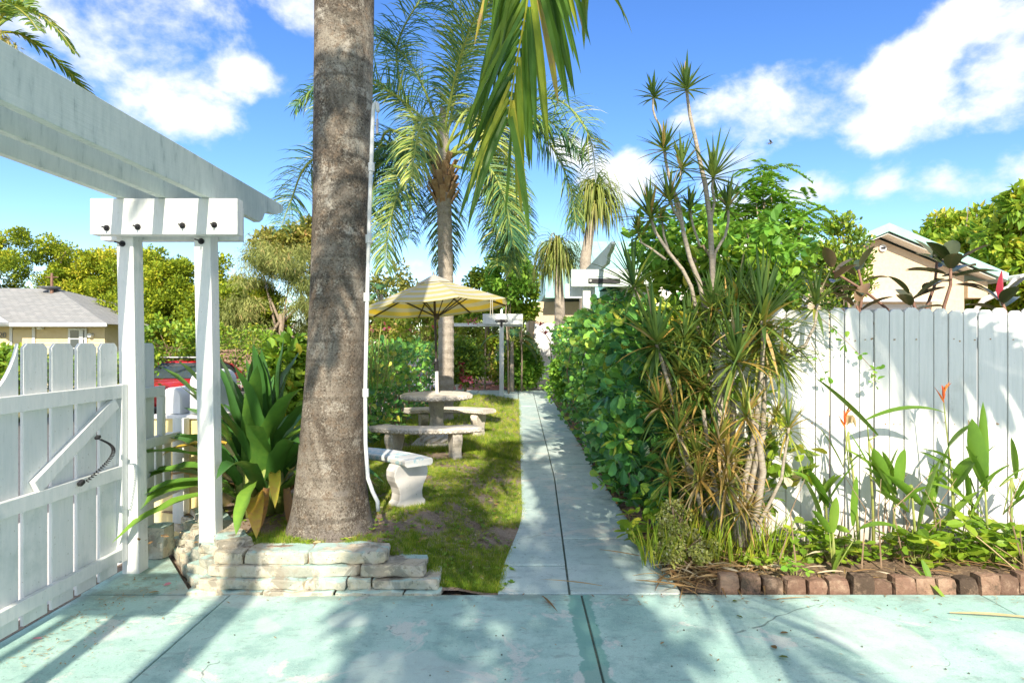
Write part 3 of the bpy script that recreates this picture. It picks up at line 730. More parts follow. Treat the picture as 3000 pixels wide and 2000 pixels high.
# coiled black gate cord
m = MB(); a = Vector((-2.66, 3.925, 0.985)); b = Vector((-2.66, 3.795, 0.745)); pts = []
N = 260
for i in range(N + 1):
    t = i / N; c = a.lerp(b, t) + Vector((0.03, 0.16, 0.02)) * math.sin(t * math.pi) * 0.9
    ph = t * 2 * math.pi * 30; tang = Vector((0, -0.45, -0.9)); x = Vector((1, 0, 0)); y = tang.cross(x).normalized()
    pts.append(c + (x * math.cos(ph) + y * math.sin(ph)) * 0.0105)
cord = thing('coiled_cord', 'black coiled cord hanging on the white gate', 'cord', tuple(a))
obj('coil', m.tube(pts, 0.0032, 5), 'black_metal', cord, smooth=True)
for q, s in ((a + Vector((-0.022, 0, 0.012)), 0.020), (b + Vector((-0.022, -0.02, -0.006)), 0.026)):
    obj('end_cap', MB().bar(q - Vector((0, 0.5, 0.25)) * s, q + Vector((0, 0.9, 0.4)) * s, 0.028, s), 'black_metal', cord, bevel=0.005)

# low stepped fence beyond the gate post
f = thing('stepped_fence', 'short white stepped fence panel between the gate post and the yellow pillar', 'fence', (-2.73, 4.7, 0))
poly = [(4.495, 0.05), (4.635, 0.05), (4.635, 1.575), (4.61, 1.60), (4.52, 1.60), (4.495, 1.575)]
obj('picket', MB().prism(poly, 'x', -2.757, -2.737), 'white_paint', f, bevel=0.003)
for (y0, y1, z0, z1) in ((4.385, 4.48, 0.42, 1.24), (4.66, 4.745, 0.42, 0.90), (4.77, 4.86, 0.42, 0.90)):
    obj('picket', MB().box(-2.757, -2.737, y0, y1, z0, z1), 'white_paint', f, bevel=0.003)
obj('rail', MB().box(-2.736, -2.69, 4.385, 4.70, 1.20, 1.275), 'white_paint', f, bevel=0.003)
obj('post', MB().box(-2.7355, -2.69, 4.66, 4.705, 0.90, 1.199), 'white_paint', f, bevel=0.003)
obj('rail', MB().box(-2.736, -2.69, 4.385, 4.90, 0.83, 0.898), 'white_paint', f, bevel=0.003)
obj('rail', MB().box(-2.736, -2.69, 4.385, 4.90, 0.42, 0.478), 'white_paint', f, bevel=0.003)
obj('post', MB().box(-2.75, -2.66, 4.902, 4.99, 0.10, 1.00), 'white_paint', f, bevel=0.004)
# yellow pillar and mailboxes
p = thing('mailbox_pillar', 'yellow stucco pillar carrying the white mailboxes', 'pillar', (-2.72, 5.2, 0.2))
obj('shaft', MB().box(-2.98, -2.47, 5.02, 5.42, 0.0, 0.985), 'yellow_stucco', p, bevel=0.01)
obj('cap', MB().box(-3.01, -2.44, 4.99, 5.45, 0.986, 1.012), 'trim_white', p, bevel=0.004)
def mailbox(x, y, z, w, h, L, label, flag):
    t = thing('mailbox', label, 'mailbox', (x, y, z), 'mailboxes on the pillar')
    prof = [(-w / 2, 0), (w / 2, 0)] + [(w / 2 * math.cos(a), h - w / 2 + w / 2 * math.sin(a)) for a in [math.pi * i / 12 for i in range(13)]]
    m = MB(); m.loft([[(x + a * s, y + yy, z + 0.001 + b * s) for (a, b) in prof] for (yy, s) in ((0, 0.97), (0.012, 1.0), (L, 1.0))])
    obj('box', m, 'trim_white', t, smooth=False, bevel=0.004)
    obj('door', MB().loft([[(x + a * .93, y + yy, z + 0.006 + b * .93) for (a, b) in prof] for yy in (-0.008, -0.001)]), 'trim_white', t)
    if flag: obj('flag', MB().box(x - w / 2 - 0.012, x - w / 2 - 0.004, y + 0.02, y + 0.16, z + 0.06, z + 0.13), 'car_red', t)
mailbox(-2.60, 5.06, 1.013, 0.20, 0.36, 0.42, 'larger white domed mailbox half hidden behind the pergola post', False)
mailbox(-2.86, 5.08, 1.013, 0.17, 0.22, 0.40, 'smaller white mailbox with red flag on the yellow pillar', True)

# ---------------------------------------------------------------- tall fence on the right
YF = 4.72
fn = thing('board_fence', 'tall white dog-eared board fence behind the flower bed', 'fence', (4, YF, 0))
r = random.Random(4); x = 1.50; pitch = 0.1136
while x < 8.2:
    w = pitch - r.choice((0.004, 0.005, 0.007, 0.011, 0.013)); top = 1.862 + r.uniform(-0.013, 0.011); c = 0.026; yo = r.uniform(-0.006, 0.006); bt = 0.05
    tl = r.uniform(-0.003, 0.003)
    poly = [(x, bt), (x + w, bt), (x + w + tl, top - c), (x + w - c + tl, top), (x + c + tl, top), (x + tl, top - c)]
    o = obj('board', MB().prism(poly, 'y', YF + yo, YF + 0.02 + yo), 'fence_paint', fn, bevel=0.0025); x += pitch
for z in (1.60, 0.98, 0.30):
    obj('rail', MB().box(1.48, 8.2, YF + 0.028, YF + 0.066, z - 0.045, z + 0.045), 'fence_paint', fn)
m = MB(); x = 1.50
while x < 6:
    for z in (1.625, 0.985):
        for dx in (0.03, 0.08):
          if r.random() < .55: m.tube([Vector((x + dx + r.uniform(-.01, .01), YF - 0.010, z + r.uniform(-.012, .012))), Vector((x + dx, YF + 0.01, z))], r.uniform(0.0025, 0.006), 6)
    x += pitch
obj('nail_heads', m, 'boot_fibre', fn, kind='stuff')
# side fence that runs back beside the hedge
sf = thing('hedge_fence', 'white fence boards glimpsed behind the hedge along the path', 'fence', (1.5, 6, 0))
y = 4.76; x0 = 1.95
while y < 9.2:
    obj('board', MB().box(x0, x0 + 0.02, y, y + 0.108, 0.05, 1.80), 'fence_paint', sf); y += 0.1136
# brick edging
be = thing('brick_edging', 'row of weathered red clay bricks edging the flower bed', 'edging', (2.6, 3.98, 0))
bricks = [stone_mesh('brick', 0.132, 0.10, 0.155, 100 + i, 0.012, 3, 0.22, 'brick') for i in range(6)]
x = 1.30; i = 0
while x < 6.5:
    yy = 4.0 + 0.018 * math.sin(x * 2.1) + 0.03 * max(0, x - 2.6) * 0.6
    M = Matrix.Translation((x + 0.068, yy, 0.016 + r.uniform(-0.014, 0.014))) @ Matrix.Rotation(r.uniform(-0.09, 0.09), 4, 'Z') @ Matrix.Rotation(r.uniform(-0.16, -0.04), 4, 'X') @ Matrix.Rotation(r.uniform(-0.06, 0.06), 4, 'Y') @ Matrix.Scale(r.uniform(0.93, 1.05), 4)
    link_part('brick', bricks[i % 6], be, M); i += 1; x += r.uniform(0.134, 0.146)

# ---------------------------------------------------------------- stone furniture
def arc_bench(name, label, c, rad, a0, a1, wid, ztop, th, z0fn, legs, mats, group, ornate=True, legw=0.30, legd=0.13):
    """bench on an arc round c; angles in degrees"""
    mid = math.radians((a0 + a1) / 2); t = thing(name, label, 'bench', (c[0] + rad * math.cos(mid), c[1] + rad * math.sin(mid), 0.1), group)
    m = MB(); n = 22; prof = [(-wid / 2, 0), (-wid / 2 + 0.015, -th * 0.95), (wid / 2 - 0.015, -th * 0.95), (wid / 2, 0), (wid / 2 - 0.012, th * .08), (-wid / 2 + 0.012, th * .08)]
    prof = [(-wid / 2 + 0.02, -th), (wid / 2 - 0.02, -th), (wid / 2, -th * .7), (wid / 2, -th * .2), (wid / 2 - 0.012, 0), (-wid / 2 + 0.012, 0), (-wid / 2, -th * .2), (-wid / 2, -th * .7)]
    rings = []
    for i in range(n + 1):
        a = math.radians(a0 + (a1 - a0) * i / n)
        rings.append([(c[0] + (rad + u) * math.cos(a), c[1] + (rad + u) * math.sin(a), ztop + w) for (u, w) in prof])
    m.loft(rings); seat = obj('seat', m, mats[0], t, bevel=0.006)
    if ornate:                               # moulded scroll borders, one on each long edge
        k = 26
        for s in (-1, 1):
            m = MB()
            for i in range(k + 1):
                a = math.radians(a0 + (a1 - a0) * i / k); rr = rad + s * wid / 2
                q = Vector((c[0] + rr * math.cos(a), c[1] + rr * math.sin(a), ztop - th * 0.5)); o = Vector((math.cos(a), math.sin(a), 0)) * s; tg = Vector((-math.sin(a), math.cos(a), 0))
                ring = [q + (tg * math.cos(f) + Vector((0, 0, 1)) * math.sin(f)) * th * 0.40 for f in [2 * math.pi * j / 8 for j in range(8)]]
                ids0 = [m.vert(p_) for p_ in ring]; ids1 = [m.vert(p_ + o * 0.010 - (p_ - q) * 0.25) for p_ in ring]; cc = m.vert(q + o * 0.004)
                for j in range(8): m.face((ids0[j], ids0[(j + 1) % 8], ids1[(j + 1) % 8], ids1[j])); m.face((ids1[j], ids1[(j + 1) % 8], cc))
            obj('scroll_border', m, mats[0], seat)
    for la in legs:
        a = math.radians(la); q = Vector((c[0] + rad * math.cos(a), c[1] + rad * math.sin(a), 0)); rd = Vector((math.cos(a), math.sin(a), 0)); tg = Vector((-math.sin(a), math.cos(a), 0))
        z0 = z0fn(q.x, q.y) - 0.03; H = ztop - th + 0.004 - z0
        pr = [(0.0, .80), (.05, .86), (.16, .84), (.22, .70), (.36, .66), (.50, .74), (.64, .92), (.76, 1.0), (.87, .98), (.95, .86), (1.0, .82)]
        m = MB(); m.loft([[q + rd * (sx * legw / 2 * w) + tg * (sy * legd / 2 * (0.85 + 0.15 * w)) + Vector((0, 0, z0 + H * h)) for (sx, sy) in ((-1, -1), (1, -1), (1, 1), (-1, 1))] for (h, w) in pr])
        obj('leg', m, mats[1], t, bevel=0.008)
    return t
lz = lambda x, y: lawn_z(x, y)
TC = (-1.20, 9.15)
arc_bench('stone_bench', 'curved grey cast-stone bench in front of the round table', TC, 1.12, -128, -55, 0.34, 0.50, 0.075, lz, (-112, -70), ('cast_stone', 'cast_stone'), 'stone benches round the table')
arc_bench('stone_bench', 'curved grey cast-stone bench behind the round table', TC, 1.18, 52, 122, 0.34, 0.52, 0.08, lz, (62, 108), ('cast_stone', 'cast_stone'), 'stone benches round the table')
arc_bench('garden_bench', 'white curved bench with worn blue top beside the palm trunk', (-1.98, 4.27), 1.44, 36, 96, 0.26, 0.635, 0.062, lz, (44, 88), ('bench_teal', 'bench_white'), None, ornate=False, legw=0.34, legd=0.14)
tb = thing('stone_table', 'round grey cast-stone pedestal table under the umbrella', 'table', (TC[0], TC[1], 0.1))
z0 = lawn_z(*TC) - 0.02
m = MB(); m.lathe([(0.47, 0.765 + .0), (0.515, 0.785), (0.525, 0.81), (0.52, 0.838), (0.50, 0.852), (0.03, 0.856)], (TC[0], TC[1], 0.0), 44)
top = obj('table_top', m, 'cast_stone', tb, bevel=0.004)
m = MB()
for i in range(40):
    a = 2 * math.pi * i / 40; q = Vector((TC[0] + 0.522 * math.cos(a), TC[1] + 0.522 * math.sin(a), 0.808)); o = Vector((math.cos(a), math.sin(a), 0)); tg = Vector((-math.sin(a), math.cos(a), 0))
    ring = [q + (tg * math.cos(f_) + Vector((0, 0, 1)) * math.sin(f_)) * 0.030 for f_ in [2 * math.pi * j / 8 for j in range(8)]]
    i0 = [m.vert(p_) for p_ in ring]; i1 = [m.vert(p_ + o * 0.012 - (p_ - q) * 0.3) for p_ in ring]; cc = m.vert(q + o * 0.004)
    for j in range(8): m.face((i0[j], i0[(j + 1) % 8], i1[(j + 1) % 8], i1[j])); m.face((i1[j], i1[(j + 1) % 8], cc))
obj('scroll_border', m, 'cast_stone', top)
obj('pedestal', MB().lathe([(0.22, 0.07), (0.235, 0.12), (0.22, 0.17), (0.16, 0.20), (0.135, 0.24), (0.105, 0.34), (0.10, 0.48), (0.115, 0.62), (0.15, 0.71), (0.21, 0.764)], (TC[0], TC[1], z0), 18), 'cast_stone', tb)
m = MB()
for i in range(10):
    a = 2 * math.pi * i / 10; pts = []
    for k in range(6):
        t_ = k / 5; aa = a + t_ * 1.0; rr = 0.225 + 0.012 * math.sin(t_ * math.pi); pts.append((TC[0] + rr * math.cos(aa), TC[1] + rr * math.sin(aa), z0 + 0.07 + 0.12 * t_))
    m.tube(pts, 0.02, 6)
obj('gadroon', m, 'cast_stone', tb, smooth=True)
obj('plinth', MB().box(TC[0] - 0.33, TC[0] + 0.33, TC[1] - 0.33, TC[1] + 0.33, z0 - 0.02, z0 + 0.072), 'cast_stone', tb, bevel=0.012)

# ---------------------------------------------------------------- umbrella
um = thing('patio_umbrella', 'tilted yellow and white striped patio umbrella standing through the stone table', 'umbrella', (TC[0], TC[1], 0.86))
hub = Vector((-1.245, 9.2, 2.56)); R0 = 1.13
ax = Vector((-0.085, 0.05, 1)).normalized(); ex = Vector((1, 0, 0)); ex = (ex - ax * ex.dot(ax)).normalized(); ey = ax.cross(ex)
def upt(r_, a, drop): return hub + (ex * math.cos(a) + ey * math.sin(a)) * r_ - ax * drop
def cdrop(t): return 0.43 * t ** 1.12
nb = 9
for k in range(8):
    a0 = math.pi / 8 + k * math.pi / 4; a1 = a0 + math.pi / 4
    m = MB(); rows_ = []
    ts = [0.14 + (1 - 0.14) * i / (nb * 2) for i in range(nb * 2 + 1)]
    for t_ in ts:
        A, B = upt(R0 * t_, a0, cdrop(t_)), upt(R0 * t_, a1, cdrop(t_)); row = []
        for j in range(5):
            u = j / 4; q = A.lerp(B, u) - ax * (0.05 * t_ * math.sin(math.pi * u)) * 0.55; row.append(m.vert(q))
        rows_.append(row)
    for i in range(len(ts) - 1):
        m.mi = ((i + 1) // 2) % 2
        for j in range(4): m.face((rows_[i][j], rows_[i + 1][j], rows_[i + 1][j + 1], rows_[i][j + 1]))
    m.mi = 0
    hem = [m.vert(Vector(m.v[i]) - ax * 0.012 ) for i in rows_[-1]]
    for j in range(4): m.face((rows_[-1][j], hem[j], hem[j + 1], rows_[-1][j + 1]))
    o = obj('canopy_panel', m, ['cloth_yellow', 'cloth_white'], um, smooth=True)
m = MB(); c0 = m.vert(hub + ax * 0.07); rr = [m.vert(upt(0.25, math.pi / 8 + k * math.pi / 4, 0.055)) for k in range(8)]; r2 = [m.vert(upt(0.27, math.pi / 8 + k * math.pi / 4, 0.075)) for k in range(8)]
for k in range(8): m.face((c0, rr[k], rr[(k + 1) % 8])); m.face((rr[k], r2[k], r2[(k + 1) % 8], rr[(k + 1) % 8]))
obj('vent_cap', m, ['cloth_white'], um)
obj('finial', MB().tube([hub + ax * 0.06, hub + ax * 0.11], [0.02, 0.012], 10), 'bronze_pole', um)
runner = hub - ax * 0.56
for k in range(8):
    a = math.pi / 8 + k * math.pi / 4
    rb = obj('rib', MB().bar(upt(0.03, a, 0.06), upt(R0 * 0.995, a, cdrop(0.995) + 0.016), 0.014, 0.02), 'bronze_pole', um)
    obj('strut', MB().bar(runner + (ex * math.cos(a) + ey * math.sin(a)) * 0.03, upt(R0 * 0.55, a, cdrop(0.55) + 0.02), 0.012, 0.016), 'bronze_pole', rb)
foot = Vector((-1.19, 9.17, 0.85)); mid = Vector((-1.20, 9.17, 1.17))
obj('hub_runner', MB().tube([runner + ax * 0.04, runner - ax * 0.05], 0.038, 12), 'bronze_pole', um)
obj('pole', MB().tube([mid, hub + ax * 0.05], 0.019, 12), 'bronze_pole', um)
obj('lower_pole', MB().tube([foot - Vector((0, 0, .3)), mid + Vector((0, 0, .02))], 0.025, 12), 'trim_white', um)
cb = obj('crank_housing', MB().tube([mid + Vector((-.003, -0.01, 0.02)), mid + Vector((-.008, -0.01, 0.16)), mid + Vector((-.01, -0.01, 0.2))], [0.032, 0.038, 0.026], 12), 'black_metal', um)
obj('crank_handle', MB().tube([mid + Vector((-.01, -0.05, 0.14)), mid + Vector((-.05, -0.07, 0.13)), mid + Vector((-.055, -0.10, 0.10))], 0.009, 8), 'black_metal', cb)
for dx in (0, 0.03):
    q = upt(R0, math.pi / 8 - 1.12 + dx, cdrop(1)); obj('tie_strap', MB().tube([q, q + Vector((0.005, -0.01, -0.10)), q + Vector((dx * .3, 0, -0.26))], 0.006, 6), 'cloth_white', um)

# ---------------------------------------------------------------- arbors along the path
ar = thing('path_arbor', 'white arbor rising out of the hedge with scrolled rafter tails', 'arbor', (1.05, 9.3, 0))
obj('post', MB().box(1.00, 1.115, 9.33, 9.445, 0, 2.70), 'white_paint', ar, bevel=0.005)
obj('post', MB().box(4.3, 4.415, 9.33, 9.445, 0, 2.70), 'white_paint', ar, bevel=0.005)
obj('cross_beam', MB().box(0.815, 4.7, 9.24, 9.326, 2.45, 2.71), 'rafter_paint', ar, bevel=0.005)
obj('cross_beam', MB().box(0.74, 1.20, 9.447, 9.53, 2.29, 2.51), 'white_paint', ar, bevel=0.005)
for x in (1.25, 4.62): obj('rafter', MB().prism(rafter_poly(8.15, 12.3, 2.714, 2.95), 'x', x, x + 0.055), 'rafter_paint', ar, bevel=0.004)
obj('strap_plate', MB().box(1.07, 1.55, 9.228, 9.239, 2.50, 2.57), 'black_metal', ar, bevel=0.002)
obj('bolt', MB().tube([(1.10, 9.226, 2.535), (1.10, 9.20, 2.535)], 0.02, 8), 'steel', ar)
far = thing('far_arbor', 'white T-shaped arbor post with black bracket near the red pavers', 'arbor', (-0.46, 18.3, 0))
obj('post', MB().box(-0.53, -0.40, 18.3, 18.43, 0, 2.16), 'white_paint', far, bevel=0.005)
obj('post', MB().box(-0.50, -0.43, 18.34, 18.40, 2.161, 2.60), 'white_paint', far)
obj('cross_beam', MB().box(-1.02, 0.17, 18.25, 18.296, 2.16, 2.47), 'white_paint', far, bevel=0.005)
obj('cross_beam', MB().box(-1.9, 0.16, 18.44, 18.50, 2.10, 2.20), 'white_paint', far, bevel=0.005)
obj('bracket', MB().prism([(-0.62, 2.30), (-0.31, 2.30), (-0.27, 2.26), (-0.31, 2.22), (-0.43, 2.22), (-0.43, 2.10), (-0.465, 2.06), (-0.50, 2.10), (-0.50, 2.22), (-0.62, 2.22), (-0.66, 2.26)], 'y', 18.232, 18.247), 'black_metal', far)
for x in (-0.60, -0.33): obj('bolt', MB().tube([(x, 18.231, 2.26), (x, 18.22, 2.26)], 0.016, 8), 'steel', far)

# ---------------------------------------------------------------- houses
def gable_roof(m, x0, x1, y0, y1, ze, zr, th=0.10):
    """ridge along Y"""
    xm = (x0 + x1) / 2
    m.prism([(x0, ze), (xm, zr), (x1, ze), (x1, ze + th), (xm, zr + th), (x0, ze + th)], 'y', y0, y1)
hs = thing('gable_house', 'beige stucco cottage with teal gable edge behind the white fence', 'house', (7.9, 13, 0))
obj('wall', MB().prism([(6.05, -0.05), (9.68, -0.05), (9.68, 3.05), (7.87, 3.80), (6.05, 3.05)], 'y', 13.0, 19), 'beige_stucco', hs)
m = MB(); m.prism([(5.42, 2.93), (7.87, 3.94), (10.28, 2.95), (10.28, 3.03), (7.87, 4.05), (5.42, 3.02)], 'y', 12.66, 19.5); rf = obj('roof', m, 'metal_roof', hs)
m = MB(); m.prism([(5.38, 2.86), (7.87, 3.90), (10.32, 2.88), (10.32, 3.04), (7.87, 4.07), (5.38, 3.03)], 'y', 12.62, 12.658); obj('fascia', m, 'teal_trim', rf)
m = MB(); m.prism([(5.6, 2.90), (7.87, 3.85), (10.1, 2.92), (10.1, 2.94), (7.87, 3.88), (5.6, 2.92)], 'y', 12.68, 12.99); obj('soffit', m, 'cream_stucco', rf)
cc = P(2585, 727, 12.985) + Vector((.22, 0, 0)); obj('vent', MB().tube([cc, cc + Vector((0, -0.03, 0))], 0.075, 16), 'trim_white', hs)
obj('vent_grille', MB().box(cc.x - .045, cc.x + .045, cc.y - .045, cc.y - .031, cc.z - .02, cc.z + .02), 'black_metal', C.objects['vent'])
wn = obj('window', MB().box(6.9, 8.9, 12.955, 12.998, 1.1, 2.42), 'trim_white', hs)
for k in range(3): obj('pane', MB().box(6.98 + k * .63, 7.56 + k * .63, 12.945, 12.954, 1.2, 2.30), 'glass_dark', wn)
obj('awning', MB().box(6.8, 9.0, 12.7, 12.95, 2.46, 2.50), 'trim_white', wn)
obj('eave_block', MB().box(9.683, 10.1, 12.9, 13.4, 2.55, 2.9), 'beige_stucco', hs)
obj('gutter', MB().tube([(10.36, 12.3, 2.93), (10.36, 19, 2.90)], 0.06, 10), 'trim_white', hs)
obj('downpipe', MB().tube([(10.30, 12.42, 2.9), (10.22, 12.5, 2.72), (9.85, 12.7, 2.48), (9.78, 12.8, 2.3), (9.78, 12.85, 0)], 0.055, 10), 'trim_white', hs)
for o in [hs]: o.location.x -= 0.22
mh = thing('main_house', 'pale two-gabled house with teal metal roof behind the leafy tree', 'house', (6, 17, 0))
obj('wall', MB().prism([(3.6, -0.05), (8.9, -0.05), (8.9, 3.75), (6.3, 4.75), (3.6, 3.7)], 'y', 16.5, 24), 'cream_stucco', mh)
m = MB(); m.prism([(2.9, 3.45), (6.3, 4.82), (9.55, 3.5), (9.55, 3.64), (6.3, 4.97), (2.9, 3.59)], 'y', 15.8, 24.4); obj('roof', m, 'teal_trim', mh)
wn = obj('window', MB().box(4.2, 5.6, 16.46, 16.498, 1.2, 2.5), 'trim_white', mh); obj('pane', MB().box(4.3, 5.5, 16.45, 16.459, 1.3, 2.4), 'glass_dark', wn)
dh = thing('door_house', 'house with white front door and seamed teal metal roof at the end of the path', 'house', (1, 22.3, 0))
obj('wall', MB().box(0.43, 12, 22.3, 30, -0.05, 3.1), 'beige_stucco', dh)
m = MB(); m.prism([(21.5, 3.35), (30.5, 3.35), (26, 5.9), ], 'x', 1.0, 13); rf = obj('roof', m, 'metal_roof', dh)
m = MB()
for k in range(30):
    x = 1.02 + k * 0.4; m.bar((x, 21.5, 3.36), (x, 26, 5.92), 0.03, 0.05)
obj('roof_seams', m, 'metal_roof', rf)
obj('fascia', MB().box(0.98, 13.02, 21.44, 21.498, 3.18, 3.40), 'teal_trim', rf)
dr = obj('door', MB().box(0.62, 1.50, 22.24, 22.296, 0.30, 2.32), 'trim_white', dh)
for (z0, z1) in ((0.5, 1.05), (1.15, 1.65), (1.75, 2.2)): obj('door_panel', MB().box(0.80, 1.38, 22.226, 22.239, z0, z1), 'trim_white', dr, bevel=0.01)
obj('door_handle', MB().tube([(0.68, 22.238, 1.20), (0.68, 22.17, 1.20)], 0.035, 10), 'black_metal', dr)
obj('keypad', MB().box(0.65, 0.72, 22.21, 22.238, 1.36, 1.56), 'black_metal', dr)
obj('door_trim', MB().box(0.44, 0.60, 22.26, 22.297, 0, 2.42), 'beige_stucco', dh)
for k in range(3): obj('step', MB().box(0.45, 1.7, 21.4 + k * .3, 22.29, 0.0 + k * 0.1, 0.1 + k * .1), 'cast_stone', dh, bevel=0.008)
# cottage across the street
YC = 25.0
ch = thing('shingle_cottage', 'tan clapboard cottage with grey shingle roof across the street', 'house', (-19, YC, 0))
xl, xr = -32.0, P(308, 960, YC).x
wl = obj('wall', MB().box(xl, xr, YC, YC + 8, -0.2, 2.5), 'beige_siding', ch)
m = MB()
for k in range(15): m.prism([(YC - 0.032, k * .17), (YC - 0.003, k * .17), (YC - 0.003, k * .17 + .168), (YC - 0.010, k * .17 + .168)], 'x', xl, xr)
obj('clapboards', m, 'beige_siding', wl)
e0, e1 = 2.36, 3.95
m = MB(); zr = P(0, 842, YC + 4).z
v = [m.vert(q) for q in ((xl - 1, YC - .7, e0), (xr + .55, YC - .7, e0), (xr + .55, YC + 8.7, e0), (xl - 1, YC + 8.7, e0), (xl + 3, YC + 4, zr), (P(165, 855, YC + 4).x, YC + 4, zr - .05))]
for q in ((0, 1, 5, 4), (1, 2, 5), (2, 3, 4, 5), (3, 0, 4), (3, 2, 1, 0)): m.face([v[i] for i in q])
rf = obj('roof', m, 'shingle', ch)
obj('fascia', MB().box(xl - 1, xr + .56, YC - .76, YC - .704, e0 - .10, e0 + .03), 'trim_white', rf)
m = MB(); m.prism([(xl - 1, e0 + .9), (P(10, 915, YC).x, e0 + 0.62), (P(72, 940, YC).x, e0 + .06), (P(72, 940, YC).x, e0 - 0.04), (P(10, 915, YC).x, e0 + .50), (xl - 1, e0 + .76)], 'y', YC - 1.5, YC - .77); obj('porch_roof', m, 'trim_white', rf)
for k in range(9): obj('rafter_end', MB().box(P(100 + k * 26, 0, YC).x, P(100 + k * 26, 0, YC).x + .07, YC - .70, YC - .04, e0 - .11, e0 - .005), 'trim_white', ch)
a, b = P(204, 0, YC).x, P(258, 0, YC).x
wn = obj('window', MB().box(a, b, YC - .09, YC - .033, 0.95, 2.20), 'trim_white', ch)
for (z0, z1) in ((1.02, 1.38), (1.42, 1.76), (1.80, 2.12)): obj('pane', MB().box(a + .09, b - .09, YC - .10, YC - .091, z0, z1), 'glass_dark', wn)
obj('shutter', MB().box(b - .28, b - .12, YC - .13, YC - .101, 1.0, 2.14), 'trim_white', wn)
for px in (36, 102): obj('corner_board', MB().box(P(px - 4, 0, YC).x, P(px + 4, 0, YC).x, YC - .08, YC - .034, 0, e0 - .1), 'trim_white', ch)
obj('door', MB().box(P(42, 0, YC).x, P(97, 0, YC).x, YC - .07, YC - .034, 0.1, 2.15), 'beige_siding', ch)
q = P(126, 962, YC); obj('wall_lamp', MB().lathe([(0.10, 0), (0.13, .05), (0.11, .14), (.05, .2)], (q.x, YC - .14, q.z - .05), 12), 'trim_white', ch)
q = P(271, 982, YC); obj('wall_lamp', MB().tube([(q.x, YC - .04, q.z), (q.x, YC - .2, q.z)], 0.09, 10), 'trim_white', ch)
fc = bpy.data.curves.new('house_number', 'FONT'); fc.body = '20'; fc.size = 0.30; fc.extrude = 0.01; fc.align_x = 'RIGHT'
fo = bpy.data.objects.new('house_number', fc); C.objects.link(fo); dg = bpy.context.evaluated_depsgraph_get(); me = bpy.data.meshes.new_from_object(fo.evaluated_get(dg)); bpy.data.objects.remove(fo)
me.transform(Matrix.Translation(P(18, 988, YC - .06)) @ Matrix.Rotation(math.radians(90), 4, 'X')); obj('house_number', me, 'car_grey', ch)
sd_ = thing('satellite_dish', 'grey satellite dish on the cottage roof ridge', 'satellite dish', tuple(P(146, 850, 28.5)))
q = P(146, 850, 28.4); obj('dish', MB().lathe([(0.02, 0), (.25, .03), (.42, .10), (.44, .16), (.40, .12), (0.02, .04)], tuple(q), 20), 'car_grey', sd_, smooth=True)
obj('mast', MB().tube([q - Vector((0, 0, .5)), q], 0.04, 8), 'steel', sd_)
q = P(152, 862, 28.3); obj_ = obj('roof_antenna', MB().tube([q, P(152, 800, 28.3)], [0.07, .05], 8).tube([P(152, 812, 28.3) - Vector((.3, 0, 0)), P(152, 812, 28.3) + Vector((.3, 0, 0))], .02, 6), 'red_stem'); tag(obj_, 'thin rusty pipe antenna on the cottage roof', 'antenna')
pl = thing('utility_pole', 'weathered wooden utility pole top above the trees', 'pole', P(328, 1020, 40)[:])
obj('shaft', MB().tube([P(328, 1030, 40), P(328, 742, 40)], [.2, .16], 10), 'bark', pl); obj('cap', MB().tube([P(328, 742, 40), P(328, 737, 40)], [.17, .10], 10), 'steel', pl)

